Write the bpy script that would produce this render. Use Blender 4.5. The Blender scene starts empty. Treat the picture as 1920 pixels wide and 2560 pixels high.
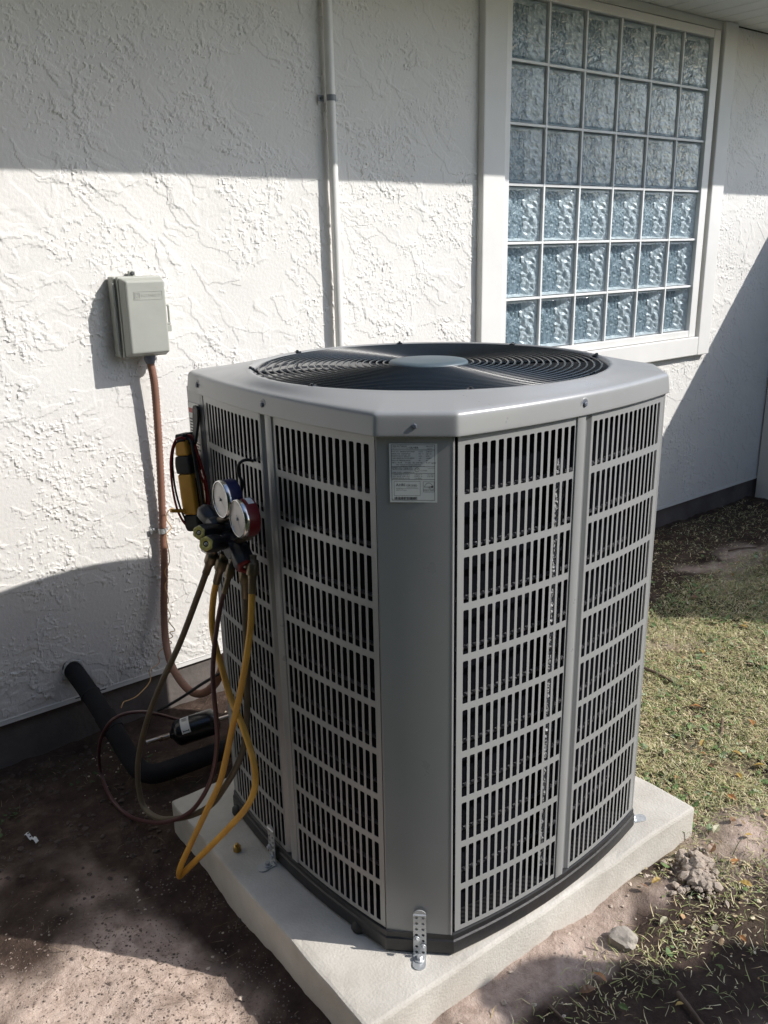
import bpy, bmesh, math, random
import numpy as np
from mathutils import Vector, Matrix
R = math.radians
random.seed(7); rng = np.random.default_rng(11)
scene = bpy.context.scene
col = scene.collection

# ------------------------------------------------------------------ camera
CX, CY, CZ, YAW, PITCH, ROLL, FPX = -2.36072, -2.31626, 1.39411, 0.65601, -0.30365, -0.02036, 2126.456
def cam_axes():
    cy, sy, cp, sp = math.cos(YAW), math.sin(YAW), math.cos(PITCH), math.sin(PITCH)
    f = Vector((sy*cp, cy*cp, sp)); r = Vector((cy, -sy, 0)); u = r.cross(f)
    cr, sr = math.cos(ROLL), math.sin(ROLL)
    return cr*r + sr*u, -sr*r + cr*u, f
RX, UX, FX = cam_axes()
CO = Vector((CX, CY, CZ))
cd = bpy.data.cameras.new('camera'); cam = bpy.data.objects.new('camera', cd); col.objects.link(cam)
cam.matrix_world = Matrix(((RX.x, UX.x, -FX.x, CX), (RX.y, UX.y, -FX.y, CY), (RX.z, UX.z, -FX.z, CZ), (0, 0, 0, 1)))
cd.sensor_fit = 'VERTICAL'; cd.sensor_height = 24.0; cd.lens = 24.0*FPX/2560.0
cd.clip_start = 0.05; cd.clip_end = 500
scene.camera = cam
# ------------------------------------------------------------------ sky, sun, exposure
SUN = Vector((0.530, -0.570, 0.627)).normalized()
w = bpy.data.worlds.new('World'); scene.world = w; w.use_nodes = True
nt = w.node_tree; bg = nt.nodes['Background']
sky = nt.nodes.new('ShaderNodeTexSky'); sky.sky_type = 'NISHITA'; sky.sun_disc = False
sky.sun_elevation = math.asin(SUN.z); sky.sun_rotation = math.atan2(SUN.x, SUN.y)
nt.links.new(sky.outputs[0], bg.inputs[0]); bg.inputs[1].default_value = 0.15
ld = bpy.data.lights.new('sun', 'SUN'); ld.energy = 3.4; ld.angle = R(0.5); ld.color = (1.0, 0.955, 0.895)
so = bpy.data.objects.new('sun', ld); col.objects.link(so)
so.rotation_euler = (-SUN).to_track_quat('-Z', 'Y').to_euler(); so.location = (6, -7, 8)
vs = scene.view_settings; vs.view_transform = 'Standard'; vs.look = 'None'; vs.gamma = 1; vs.use_curve_mapping = False
vs.exposure = 0.60

# ------------------------------------------------------------------ helpers
def ray(px, py):
    return FX + RX*((px-960)/FPX) - UX*((py-1280)/FPX)
def at(px, py, axis, val):
    d = ray(px, py); return CO + d*((val - CO[axis])/d[axis])
def atp(px, py, p, n):
    d = ray(px, py); return CO + d*((p-CO).dot(n)/d.dot(n))

_GT = {}
def pnoise(x, y, seed=0):
    x = np.asarray(x, float); y = np.asarray(y, float)
    if seed not in _GT:
        ang = np.random.default_rng(seed).random((256, 256))*2*np.pi; _GT[seed] = (np.cos(ang), np.sin(ang))
    gx, gy = _GT[seed]
    xi = np.floor(x).astype(int); yi = np.floor(y).astype(int); xf = x-xi; yf = y-yi
    def gr(i, j):
        a = (xi+i) & 255; b = (yi+j) & 255
        return gx[a, b]*(xf-i) + gy[a, b]*(yf-j)
    s = lambda t: t*t*t*(t*(t*6-15)+10)
    u, v = s(xf), s(yf)
    return (gr(0, 0)*(1-u)+gr(1, 0)*u)*(1-v) + (gr(0, 1)*(1-u)+gr(1, 1)*u)*v
def fbm(x, y, seed=0, o=4, gain=.5):
    t = 0; a = 1
    for k in range(o):
        t = t + a*pnoise(x*2**k, y*2**k, seed+k*17); a *= gain
    return t
def sstep(a, b, x):
    t = np.clip((x-a)/(b-a), 0, 1); return t*t*(3-2*t)

MATS = {}
def mat(name, c, rough=.5, metal=0., c2=None, scale=8., var=.5, bump=0., bscale=80., bdist=.002, spec=.5, coat=0., detail=4., rvar=0., stretch=None):
    m = bpy.data.materials.new(name); m.use_nodes = True; MATS[name] = m
    t = m.node_tree; b = t.nodes['Principled BSDF']; L = t.links.new
    b.inputs['Roughness'].default_value = rough; b.inputs['Metallic'].default_value = metal
    b.inputs['Specular IOR Level'].default_value = spec
    if coat: b.inputs['Coat Weight'].default_value = coat; b.inputs['Coat Roughness'].default_value = .12
    tc = t.nodes.new('ShaderNodeTexCoord'); src = tc.outputs['Object']
    if stretch:
        mp = t.nodes.new('ShaderNodeMapping'); mp.inputs['Scale'].default_value = stretch; L(src, mp.inputs[0]); src = mp.outputs[0]
    n = t.nodes.new('ShaderNodeTexNoise'); n.inputs['Scale'].default_value = scale; n.inputs['Detail'].default_value = detail; n.inputs['Roughness'].default_value = .62
    L(src, n.inputs['Vector'])
    r = t.nodes.new('ShaderNodeValToRGB'); L(n.outputs[0], r.inputs[0])
    if c2 is None: c2 = tuple(v*(1-.35*var) for v in c)
    r.color_ramp.elements[0].position = .5-.28; r.color_ramp.elements[1].position = .5+.22
    r.color_ramp.elements[0].color = (*c2, 1); r.color_ramp.elements[1].color = (*c, 1)
    L(r.outputs[0], b.inputs['Base Color'])
    if rvar:
        mr = t.nodes.new('ShaderNodeMapRange'); L(n.outputs[0], mr.inputs[0]); mr.inputs[1].default_value = .3; mr.inputs[2].default_value = .7
        mr.inputs[3].default_value = rough-rvar; mr.inputs[4].default_value = rough+rvar; L(mr.outputs[0], b.inputs['Roughness'])
    if bump:
        n2 = t.nodes.new('ShaderNodeTexNoise'); n2.inputs['Scale'].default_value = bscale; n2.inputs['Detail'].default_value = 3; L(src, n2.inputs['Vector'])
        bp = t.nodes.new('ShaderNodeBump'); bp.inputs['Strength'].default_value = bump; bp.inputs['Distance'].default_value = bdist
        L(n2.outputs[0], bp.inputs['Height']); L(bp.outputs[0], b.inputs['Normal'])
    return m
def island_mat(name, stops, rough=.7, spec=.3, trans=0.):
    m = bpy.data.materials.new(name); m.use_nodes = True; MATS[name] = m
    t = m.node_tree; b = t.nodes['Principled BSDF']; b.inputs['Roughness'].default_value = rough; b.inputs['Specular IOR Level'].default_value = spec
    g = t.nodes.new('ShaderNodeNewGeometry'); r = t.nodes.new('ShaderNodeValToRGB'); t.links.new(g.outputs['Random Per Island'], r.inputs[0])
    cr = r.color_ramp
    cr.elements[0].position = stops[0][0]; cr.elements[0].color = (*stops[0][1], 1)
    cr.elements[1].position = stops[-1][0]; cr.elements[1].color = (*stops[-1][1], 1)
    for p, c in stops[1:-1]:
        e = cr.elements.new(p); e.color = (*c, 1)
    t.links.new(r.outputs[0], b.inputs['Base Color'])
    if trans:
        b.inputs['Subsurface Weight'].default_value = 0
    return m

WM = {}
class MB:
    def __init__(s): s.v = []; s.f = []; s.m = []; s.sm = []
    def add(s, vs, fs, mi=0, smooth=False):
        o = len(s.v); s.v += [tuple(p) for p in vs]; s.f += [tuple(i+o for i in f) for f in fs]; s.m += [mi]*len(fs); s.sm += [smooth]*len(fs)
    def box(s, a, b, M=None, mi=0, bev=0.):
        x0, y0, z0 = a; x1, y1, z1 = b
        bm = bmesh.new(); bmesh.ops.create_cube(bm, size=1)
        for vtx in bm.verts:
            vtx.co = Vector(((x0+x1)/2 + vtx.co.x*(x1-x0), (y0+y1)/2 + vtx.co.y*(y1-y0), (z0+z1)/2 + vtx.co.z*(z1-z0)))
        if bev: bmesh.ops.bevel(bm, geom=bm.edges[:], offset=bev, segments=2, profile=.5, affect='EDGES')
        s.bm(bm, M, mi)
    def bm(s, bm, M=None, mi=0, smooth=False):
        bm.verts.index_update()
        s.add([(M @ v.co) if M else v.co.copy() for v in bm.verts], [[v.index for v in f.verts] for f in bm.faces], mi, smooth); bm.free()
    def tube(s, pts, r, n=10, closed=False, cap=True, mi=0, rf=None):
        pts = [Vector(p) for p in pts]; N = len(pts)
        T = []
        for i in range(N):
            a = pts[(i-1) % N] if (closed or i > 0) else pts[0]; b = pts[(i+1) % N] if (closed or i < N-1) else pts[-1]
            d = b-a; T.append(d.normalized() if d.length > 1e-9 else Vector((0, 0, 1)))
        ref = Vector((0, 0, 1)) if abs(T[0].z) < .9 else Vector((1, 0, 0))
        nrm = (ref - T[0]*ref.dot(T[0])).normalized()
        vs = []
        for i in range(N):
            nrm = (nrm - T[i]*nrm.dot(T[i])).normalized(); bn = T[i].cross(nrm)
            rr = r if rf is None else rf(i, N)
            for k in range(n):
                a = 2*math.pi*k/n; vs.append(pts[i] + (nrm*math.cos(a)+bn*math.sin(a))*rr)
        fs = []
        for i in range(N if closed else N-1):
            j = (i+1) % N
            for k in range(n):
                l = (k+1) % n; fs.append((i*n+k, i*n+l, j*n+l, j*n+k))
        s.add(vs, fs, mi, True)
        if cap and not closed:
            s.add(vs[:n], [tuple(range(n))[::-1]], mi); s.add(vs[-n:], [tuple(range(n))], mi)
    def lathe(s, prof, M=None, n=24, mi=0, smooth=True, cap=True):
        # prof: list of (r, h) about local +Z
        M = M or Matrix()
        vs = []; fs = []
        for (r, h) in prof:
            for k in range(n):
                a = 2*math.pi*k/n; vs.append(M @ Vector((r*math.cos(a), r*math.sin(a), h)))
        for i in range(len(prof)-1):
            for k in range(n):
                l = (k+1) % n; fs.append((i*n+k, i*n+l, (i+1)*n+l, (i+1)*n+k))
        s.add(vs, fs, mi, smooth)
        if cap:
            if prof[0][0] > 1e-5: s.add(vs[:n], [tuple(range(n))[::-1]], mi)
            if prof[-1][0] > 1e-5: s.add(vs[-n:], [tuple(range(n))], mi)
    def build(s, name, mats, parent=None, label=None, kind=None):
        if not isinstance(mats, (list, tuple)): mats = [mats]
        M = WM[parent].inverted() if parent is not None else None
        vs = [tuple(M @ Vector(p)) for p in s.v] if M is not None else s.v
        me = bpy.data.meshes.new(name); me.from_pydata(vs, [], s.f)
        for m in mats: me.materials.append(MATS[m])
        if len(mats) > 1: me.polygons.foreach_set('material_index', s.m)
        me.polygons.foreach_set('use_smooth', s.sm); me.update()
        o = bpy.data.objects.new(name, me); col.objects.link(o)
        if parent is not None: o.parent = parent; WM[o] = WM[parent]
        else: WM[o] = Matrix()
        if label: o['label'] = label
        if kind: o['kind'] = kind
        return o
def np_obj(name, V, F, mats, parent=None, smooth=True, kind=None, mi=None):
    V = np.asarray(V, np.float32); F = np.asarray(F, np.int32)
    if parent is not None:
        Mi = np.array(WM[parent].inverted()); V = (V @ Mi[:3, :3].T + Mi[:3, 3]).astype(np.float32)
    me = bpy.data.meshes.new(name); k = F.shape[1]
    me.vertices.add(len(V)); me.vertices.foreach_set('co', V.ravel())
    me.loops.add(F.size); me.loops.foreach_set('vertex_index', F.ravel())
    me.polygons.add(len(F)); me.polygons.foreach_set('loop_start', np.arange(0, F.size, k, dtype=np.int32))
    me.polygons.foreach_set('loop_total', np.full(len(F), k, np.int32))
    for m in (mats if isinstance(mats, (list, tuple)) else [mats]): me.materials.append(MATS[m])
    if mi is not None: me.polygons.foreach_set('material_index', np.asarray(mi, np.int32))
    me.polygons.foreach_set('use_smooth', np.full(len(F), smooth)); me.update(calc_edges=True); me.validate()
    o = bpy.data.objects.new(name, me); col.objects.link(o)
    if parent is not None: o.parent = parent; WM[o] = WM[parent]
    else: WM[o] = Matrix()
    if kind: o['kind'] = kind
    return o
def thing(name, label, cat, loc=(0, 0, 0), rz=0., group=None):
    o = bpy.data.objects.new(name, None); col.objects.link(o); o.location = loc; o.rotation_euler = (0, 0, rz)
    o.empty_display_size = .05
    WM[o] = Matrix.Translation(loc) @ Matrix.Rotation(rz, 4, 'Z')
    o['label'] = label; o['category'] = cat
    if group: o['group'] = group
    return o
def tag(o, label, cat, group=None):
    o['label'] = label; o['category'] = cat
    if group: o['group'] = group
    return o
def frame(o, zdir, xdir=None):
    z = Vector(zdir).normalized(); x = Vector(xdir) if xdir is not None else (Vector((0, 0, 1)) if abs(z.z) < .9 else Vector((1, 0, 0)))
    x = (x - z*x.dot(z)).normalized(); y = z.cross(x)
    return Matrix(((x.x, y.x, z.x, o[0]), (x.y, y.y, z.y, o[1]), (x.z, y.z, z.z, o[2]), (0, 0, 0, 1)))
def smooth_path(pts, sub=6):
    P = [Vector(p) for p in pts]; out = []
    for i in range(len(P)-1):
        p0 = P[max(i-1, 0)]; p1 = P[i]; p2 = P[i+1]; p3 = P[min(i+2, len(P)-1)]
        for k in range(sub):
            t = k/sub
            out.append(.5*((2*p1)+(p2-p0)*t+(2*p0-5*p1+4*p2-p3)*t*t+(3*p1-p0-3*p2+p3)*t**3))
    out.append(P[-1]); return out
TEXT = []
def queue_text(body, size, M, width=None):
    c = bpy.data.curves.new('t', 'FONT'); c.body = body; c.size = size; c.resolution_u = 1
    o = bpy.data.objects.new('t', c); col.objects.link(o); TEXT.append((o, M, width)); return len(TEXT)-1
def flush_text():
    dg = bpy.context.evaluated_depsgraph_get(); out = []
    for o, M, width in TEXT:
        me = bpy.data.meshes.new_from_object(o.evaluated_get(dg))
        vs = [v.co.copy() for v in me.vertices]; fs = [tuple(p.vertices) for p in me.polygons]
        if vs and width:
            wx = max(v.x for v in vs); k = width/wx if wx > 0 else 1
            for v in vs: v.x *= k
        out.append(([M @ v for v in vs], fs)); bpy.data.meshes.remove(me)
    for o, _, _ in TEXT:
        c = o.data; bpy.data.objects.remove(o); bpy.data.curves.remove(c)
    TEXT.clear(); return out

# ------------------------------------------------------------------ materials
mat('stucco', (.77, .76, .735), .9, c2=(.69, .68, .66), scale=3.2, bump=.45, bscale=300, bdist=.0012, spec=.2, detail=8)
mat('trim_white', (.79, .785, .765), .75, c2=(.70, .70, .685), scale=5, bump=.25, bscale=220, bdist=.0008, spec=.3)
mat('vinyl_white', (.80, .80, .79), .45, c2=(.72, .72, .70), scale=6)
mat('soffit_white', (.78, .78, .73), .6, c2=(.68, .68, .63), scale=4)
mat('dark_gap', (.05, .05, .045), .9)
mat('foundation', (.17, .15, .14), .95, c2=(.09, .08, .075), scale=7, bump=.5, bscale=60, bdist=.004, spec=.2)
mat('pipe_white', (.80, .795, .775), .4, c2=(.70, .69, .66), scale=12)
mat('strap_grey', (.25, .27, .29), .5)
mat('box_grey', (.36, .37, .335), .5, c2=(.32, .33, .30), scale=14, rvar=.08)
mat('box_dark', (.06, .065, .07), .6)
mat('galv', (.60, .62, .63), .42, .55, c2=(.45, .47, .49), scale=40, rvar=.1)
mat('screw_steel', (.5, .5, .5), .3, 1.)
mat('whip', (.27, .14, .095), .6, c2=(.18, .09, .065), scale=10)
mat('grey_fitting', (.13, .145, .18), .5)
mat('unit_paint', (.325, .330, .328), .32, .10, c2=(.31, .315, .315), scale=11, spec=.5, bump=.15, bscale=7, bdist=.004, rvar=.05, detail=5)
mat('base_black', (.022, .022, .024), .45, c2=(.014, .014, .015), scale=9, bump=.2, bscale=150)
mat('coil', (.008, .009, .012), .9, c2=(.005, .005, .007), scale=14, bump=.3, bscale=140, bdist=.006, spec=.0)
mat('coil_glint', (.09, .09, .10), .38, .8, bump=1., bscale=330, bdist=.006)
mat('foil', (.36, .37, .38), .5, .7, c2=(.12, .12, .13), scale=50, bump=1., bscale=150, bdist=.012)
mat('wire_black', (.012, .018, .025), .26, c2=(.009, .014, .019), scale=20, spec=.45)
mat('hub_grey', (.085, .12, .14), .45, c2=(.07, .10, .12), scale=9)
mat('fan_dark', (.010, .010, .012), .6, spec=.2)
mat('label_paper', (.62, .65, .64), .45, c2=(.58, .61, .60), scale=20)
mat('label_white', (.78, .77, .74), .5)
mat('print_black', (.015, .015, .02), .5)
mat('print_red', (.45, .05, .03), .5)
mat('concrete', (.64, .615, .565), .92, c2=(.40, .375, .33), scale=6, bump=.4, bscale=190, bdist=.003, spec=.2, detail=8)
mat('foam_black', (.022, .022, .024), .9, c2=(.014, .014, .016), scale=15, bump=.4, bscale=90, bdist=.002, spec=.2)
mat('drier_black', (.012, .012, .014), .25, c2=(.008, .008, .01), scale=8)
mat('tube_metal', (.55, .53, .50), .3, 1., c2=(.4, .3, .22), scale=30)
mat('hose_yellow', (.66, .36, .05), .5, c2=(.47, .235, .035), scale=18, bump=.15, bscale=200)
mat('hose_olive', (.115, .092, .055), .55, c2=(.065, .05, .035), scale=14, bump=.15, bscale=200)
mat('hose_red', (.085, .032, .035), .45, c2=(.055, .022, .024), scale=14, bump=.15, bscale=200)
mat('brass_dark', (.20, .16, .11), .4, .8, c2=(.11, .09, .065), scale=40)
mat('brass', (.55, .38, .12), .3, 1., c2=(.4, .27, .09), scale=30)
mat('manifold_black', (.022, .024, .030), .45, c2=(.014, .015, .019), scale=25, bump=.15, bscale=120)
mat('gauge_blue', (.006, .010, .075), .35)
mat('gauge_red', (.16, .006, .012), .35)
mat('gauge_face', (.66, .62, .60), .35, c2=(.50, .47, .46), scale=28)
mat('chrome', (.6, .6, .6), .2, 1.)
mat('knob_yellow', (.62, .54, .15), .5, c2=(.25, .21, .06), scale=160)
mat('knob_red', (.22, .012, .016), .4)
mat('meter_yellow', (.66, .34, .04), .5, c2=(.56, .28, .035), scale=15)
mat('rubber_black', (.018, .018, .019), .6)
mat('lead_red', (.30, .02, .02), .4)
mat('wire_copper', (.60, .36, .13), .4, c2=(.5, .28, .1), scale=30)
mat('clod_dark', (.10, .075, .062), .95, c2=(.05, .036, .03), scale=12, bump=.6, bscale=90, bdist=.004)
mat('rock', (.42, .38, .33), .95, c2=(.28, .25, .21), scale=14, bump=.6, bscale=60, bdist=.006)
mat('clod', (.56, .475, .395), .95, c2=(.38, .315, .255), scale=10, bump=.6, bscale=90, bdist=.004)
mat('twig', (.17, .12, .085), .9, c2=(.09, .065, .045), scale=30)
mat('paper_scrap', (.75, .75, .74), .6)
mat('sealant', (.55, .55, .53), .9, bump=.8, bscale=60, bdist=.01)
mat('block_back', (.31, .385, .43), .3, c2=(.12, .165, .20), scale=22, bump=1., bscale=60, bdist=.012, spec=.6)
mat('block_side', (.88, .91, .92), .3, c2=(.36, .42, .46), scale=34, bump=.8, bscale=40, bdist=.01)
mat('mortar', (.82, .83, .83), .7, c2=(.75, .76, .76), scale=9)
mat('shadow_cylinder_green', (.03, .06, .045), .5)
island_mat('grass', [(0, (.74, .66, .42)), (.16, (.56, .48, .28)), (.30, (.42, .42, .19)), (.50, (.31, .35, .13)), (.68, (.22, .27, .09)), (.76, (.80, .72, .50)), (.92, (.46, .35, .20)), (1, (.16, .105, .06))], .7)
island_mat('weed', [(0, (.09, .15, .05)), (.5, (.14, .21, .075)), (.8, (.20, .27, .12)), (1, (.36, .42, .28))], .55)
island_mat('weed_dark', [(0, (.03, .05, .018)), (1, (.06, .095, .035))], .6)
island_mat('leaf', [(0, (.42, .22, .06)), (.35, (.45, .31, .10)), (.6, (.25, .14, .06)), (.8, (.33, .27, .10)), (1, (.16, .17, .06))], .6)
island_mat('pebble', [(0, (.20, .155, .13)), (.4, (.12, .092, .078)), (.8, (.24, .19, .16)), (1, (.30, .245, .21))], .85)
island_mat('straw_dark', [(0, (.16, .12, .08)), (.5, (.22, .17, .11)), (1, (.08, .07, .05))], .8)

def ground_material():
    m = bpy.data.materials.new('ground'); m.use_nodes = True; MATS['ground'] = m
    t = m.node_tree; L = t.links.new; b = t.nodes['Principled BSDF']; b.inputs['Roughness'].default_value = .95; b.inputs['Specular IOR Level'].default_value = .15
    g = t.nodes.new('ShaderNodeTexCoord')
    def noise(s, d=6, ro=.6):
        n = t.nodes.new('ShaderNodeTexNoise'); n.inputs['Scale'].default_value = s; n.inputs['Detail'].default_value = d; n.inputs['Roughness'].default_value = ro; L(g.outputs['Object'], n.inputs['Vector']); return n.outputs[0]
    def ramp(f, stops):
        r = t.nodes.new('ShaderNodeValToRGB'); L(f, r.inputs[0]); e = r.color_ramp.elements
        e[0].position, e[0].color = stops[0][0], (*stops[0][1], 1); e[1].position, e[1].color = stops[-1][0], (*stops[-1][1], 1)
        for p, c in stops[1:-1]: k = e.new(p); k.color = (*c, 1)
        return r.outputs[0]
    def mix(f, a, c):
        x = t.nodes.new('ShaderNodeMix'); x.data_type = 'RGBA'; L(f, x.inputs[0]); L(a, x.inputs[6]); L(c, x.inputs[7]); return x.outputs[2]
    at_ = t.nodes.new('ShaderNodeAttribute'); at_.attribute_name = 'zone'
    sep = t.nodes.new('ShaderNodeSeparateColor'); L(at_.outputs['Color'], sep.inputs[0])
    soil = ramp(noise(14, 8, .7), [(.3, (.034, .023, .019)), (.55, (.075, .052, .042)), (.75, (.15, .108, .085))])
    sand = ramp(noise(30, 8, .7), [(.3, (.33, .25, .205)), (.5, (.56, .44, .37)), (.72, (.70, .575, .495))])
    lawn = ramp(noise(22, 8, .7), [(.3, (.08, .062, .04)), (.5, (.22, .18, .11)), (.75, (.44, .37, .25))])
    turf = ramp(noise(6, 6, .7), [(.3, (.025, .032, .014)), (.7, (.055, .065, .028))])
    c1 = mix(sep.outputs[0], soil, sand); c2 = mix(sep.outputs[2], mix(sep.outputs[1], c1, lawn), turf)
    L(c2, b.inputs['Base Color'])
    bp = t.nodes.new('ShaderNodeBump'); bp.inputs['Strength'].default_value = .8; bp.inputs['Distance'].default_value = .012; L(noise(70, 6, .75), bp.inputs['Height']); L(bp.outputs[0], b.inputs['Normal'])
ground_material()
def glass_material():
    m = bpy.data.materials.new('glass_sheet'); m.use_nodes = True; MATS['glass_sheet'] = m
    t = m.node_tree; t.nodes.remove(t.nodes['Principled BSDF']); out = t.nodes['Material Output']
    tr = t.nodes.new('ShaderNodeBsdfTransparent'); tr.inputs[0].default_value = (.86, .91, .93, 1)
    gl = t.nodes.new('ShaderNodeBsdfGlossy'); gl.inputs['Roughness'].default_value = .06
    lw = t.nodes.new('ShaderNodeLayerWeight'); lw.inputs['Blend'].default_value = .35; fr = t.nodes.new('ShaderNodeMapRange'); t.links.new(lw.outputs['Facing'], fr.inputs[0]); fr.inputs[1].default_value = .25; fr.inputs[3].default_value = .05; fr.inputs[4].default_value = .75
    mx = t.nodes.new('ShaderNodeMixShader'); t.links.new(fr.outputs[0], mx.inputs[0]); t.links.new(tr.outputs[0], mx.inputs[1]); t.links.new(gl.outputs[0], mx.inputs[2]); t.links.new(mx.outputs[0], out.inputs[0])
glass_material()

# ------------------------------------------------------------------ unit frame (needed early for the label)
UCX, UCY, UTH, HW, HD, CH, BL, BR, ZT = -1.19115, -0.95897, 0.02532, 0.37598, 0.38016, 0.08956, 0.02638, 0.02920, 1.10466
ZP = 0.085; ZB = ZP + .05
UM = Matrix.Translation((UCX, UCY, 0)) @ Matrix.Rotation(UTH, 4, 'Z')
def U(x, y, z): return UM @ Vector((x, y, z))
PNX = UM.to_3x3() @ Vector((-1, -1, 0)).normalized()        # outward normal of the near corner post
PTX = UM.to_3x3() @ Vector((1, -1, 0)).normalized()         # along that face, towards the picture's right

# ================================================================== SETTING
# ---------------------------------------------------------------- ground
PAD = (-1.698, -1.3745, -0.0108, 0.984, 0.828)     # near-left corner, rotation, size
def in_pad(x, y, m=0.):
    c, s = math.cos(PAD[2]), math.sin(PAD[2]); dx = x-PAD[0]; dy = y-PAD[1]
    a = c*dx+s*dy; b = -s*dx+c*dy
    return (a > -m) & (a < PAD[3]+m) & (b > -m) & (b < PAD[4]+m)
def ground_z(x, y):
    x = np.asarray(x, float); y = np.asarray(y, float)
    z = .018*fbm(x*2.2, y*2.2, 3, 3) + .012*fbm(x*9, y*9, 5, 4) + .006*fbm(x*40, y*40, 8, 2)
    rise = sstep(-.4, .9, x)*sstep(-1.1, -.1, y)
    z = z + .035*rise
    # hollow along the left side of the pad and under the far shade
    d = np.exp(-((x+1.80)/.10)**2)*sstep(-1.7, -1.2, y)*sstep(-.45, -.8, y)
    z = z - .035*d
    # crumbled mound off the right front corner of the pad
    z = z + .028*np.exp(-(((x+.62)/.10)**2+((y+1.46)/.085)**2))
    near = np.clip((np.hypot(x+.5, y+1) - 6)/20, 0, 1)
    return z*(1-near)
def nonuni(a, b, h, far):
    core = np.arange(a, b+h/2, h); o = []; s = h; p = b
    while p < far: s *= 1.35; p += s; o.append(p)
    i = []; s = h; p = a
    while p > -far: s *= 1.35; p -= s; i.append(p)
    return np.array(i[::-1]+list(core)+o)
gx = nonuni(-2.75, 1.9, .0125, 120); gy = nonuni(-2.0, .05, .0125, 120)
GX, GY = np.meshgrid(gx, gy); GZ = ground_z(GX, GY)
inside = in_pad(GX, GY, -.02); GZ = np.where(inside, -.04, GZ)
nx, ny = len(gx), len(gy); idx = np.arange(nx*ny).reshape(ny, nx)
F = np.stack([idx[:-1, :-1], idx[:-1, 1:], idx[1:, 1:], idx[1:, :-1]], -1).reshape(-1, 4)
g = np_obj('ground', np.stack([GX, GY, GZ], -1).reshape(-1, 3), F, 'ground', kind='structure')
za = g.data.attributes.new('zone', 'FLOAT_COLOR', 'POINT')
fx, fy = GX.ravel(), GY.ravel()
n1 = fbm(fx*3, fy*3, 21, 4)
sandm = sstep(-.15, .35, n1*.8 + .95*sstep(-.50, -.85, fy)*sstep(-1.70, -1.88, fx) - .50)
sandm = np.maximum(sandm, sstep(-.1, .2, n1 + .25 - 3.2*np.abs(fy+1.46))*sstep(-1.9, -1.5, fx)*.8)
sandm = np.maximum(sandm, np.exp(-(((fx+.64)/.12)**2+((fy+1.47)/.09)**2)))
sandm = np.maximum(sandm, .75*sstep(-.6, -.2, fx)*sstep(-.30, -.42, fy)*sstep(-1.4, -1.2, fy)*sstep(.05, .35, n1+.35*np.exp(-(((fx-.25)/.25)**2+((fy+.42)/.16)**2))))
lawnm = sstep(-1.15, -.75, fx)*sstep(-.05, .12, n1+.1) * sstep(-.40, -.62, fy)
lawnm = lawnm*(1-.9*sstep(-1.50, -1.64, fy))  # lawn gives way to dark soil here, also deepening the front shadow
farm = np.maximum(np.maximum(np.maximum(sstep(-1.75, -2.0, fy), sstep(-1.32, -1.5, fy)*sstep(-1.70, -1.8, fx)), sstep(-2.45, -2.8, fx)), sstep(2.6, 3.2, fx))  # unseen ground made dark turf to cut bounce light on the unit
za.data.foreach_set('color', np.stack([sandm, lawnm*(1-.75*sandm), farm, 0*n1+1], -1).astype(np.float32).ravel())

# ---------------------------------------------------------------- house
SOF = 2.272
house = thing('house', 'white stucco house wall with a glass block window under the eave', 'house', (0, 0, 0))
def stucco_h(x, z):
    sg = lambda t: 1/(1+np.exp(-np.clip(t, -40, 40)))
    wx = x + .045*fbm(x*6, z*6, 31, 3); wz = z + .045*fbm(x*6, z*6, 41, 3)
    a = math.radians(35); u = wx*math.cos(a)-wz*math.sin(a); v = wx*math.sin(a)+wz*math.cos(a)
    mid = fbm(x*28, z*28, 53, 3, .65); hi = fbm(x*75, z*75, 91, 2, .65)
    rag = .30+.9*sstep(-.16, .20, fbm(x*4.4, z*4.4, 101, 3))            # where edges break up into chips
    h = 0
    for (cu, cv, su, sv, seed, th, amp) in ((wx, wz, 2.9, 3.6, 51, .10, .0014), (u, v, 2.6, 6.0, 71, .14, .0013), (u, v, 5.6, 3.0, 75, .18, .0013), (v, u, 3.6, 6.4, 79, .20, .0013), (wx, wz, 5.0, 6.5, 83, .22, .0011)):
        lowf = fbm(cu*su, cv*sv, seed, 3, .5); gz_, gx_ = np.gradient(lowf)
        gl_ = np.sqrt((gx_/np.gradient(x, axis=1))**2+(gz_/np.gradient(z, axis=0))**2)+1e-6
        dirn = ((gx_/np.gradient(x, axis=1))*.55+(gz_/np.gradient(z, axis=0))*.83)/gl_
        wgt = .12+.88*sstep(-.15, .55, dirn)                              # lips left by one sweep of the trowel
        n = lowf + rag*(.12*mid + .13*hi) - th
        h = h + amp*sg(n/.003)*(.62+.38*np.exp(-np.clip(n, 0, 9)/.10))*wgt
    k = hi + .5*mid; h = h + .0013*sg((k-.27)/.025)*sstep(.45, 1.0, rag)
    return h + .0004*fbm(x*7, z*7, 121, 2) + .0004*fbm(x*120, z*120, 131, 1)
TRL, TRR, TRB = -.135, 1.372, .872                 # outer edge of the window surround
st = .0031
sx = np.concatenate([[-9, -5, -3], np.arange(-2.08, 2.06, st), [3, 5, 9]]); sz = np.arange(.15, SOF+st, st); sz[-1] = SOF
SX, SZ = np.meshgrid(sx, sz); SH = stucco_h(SX, SZ)
SH[0, :] = SH[0, :]*.3+.002
nx, ny = len(sx), len(sz); idx = np.arange(nx*ny).reshape(ny, nx)
F = np.stack([idx[:-1, :-1], idx[:-1, 1:], idx[1:, 1:], idx[1:, :-1]], -1).reshape(-1, 4)
cx_ = ((SX[:-1, :-1]+SX[1:, 1:])/2).ravel(); cz_ = ((SZ[:-1, :-1]+SZ[1:, 1:])/2).ravel()
keep = ~((cx_ > TRL+.02) & (cx_ < TRR-.02) & (cz_ > TRB+.02))
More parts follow.
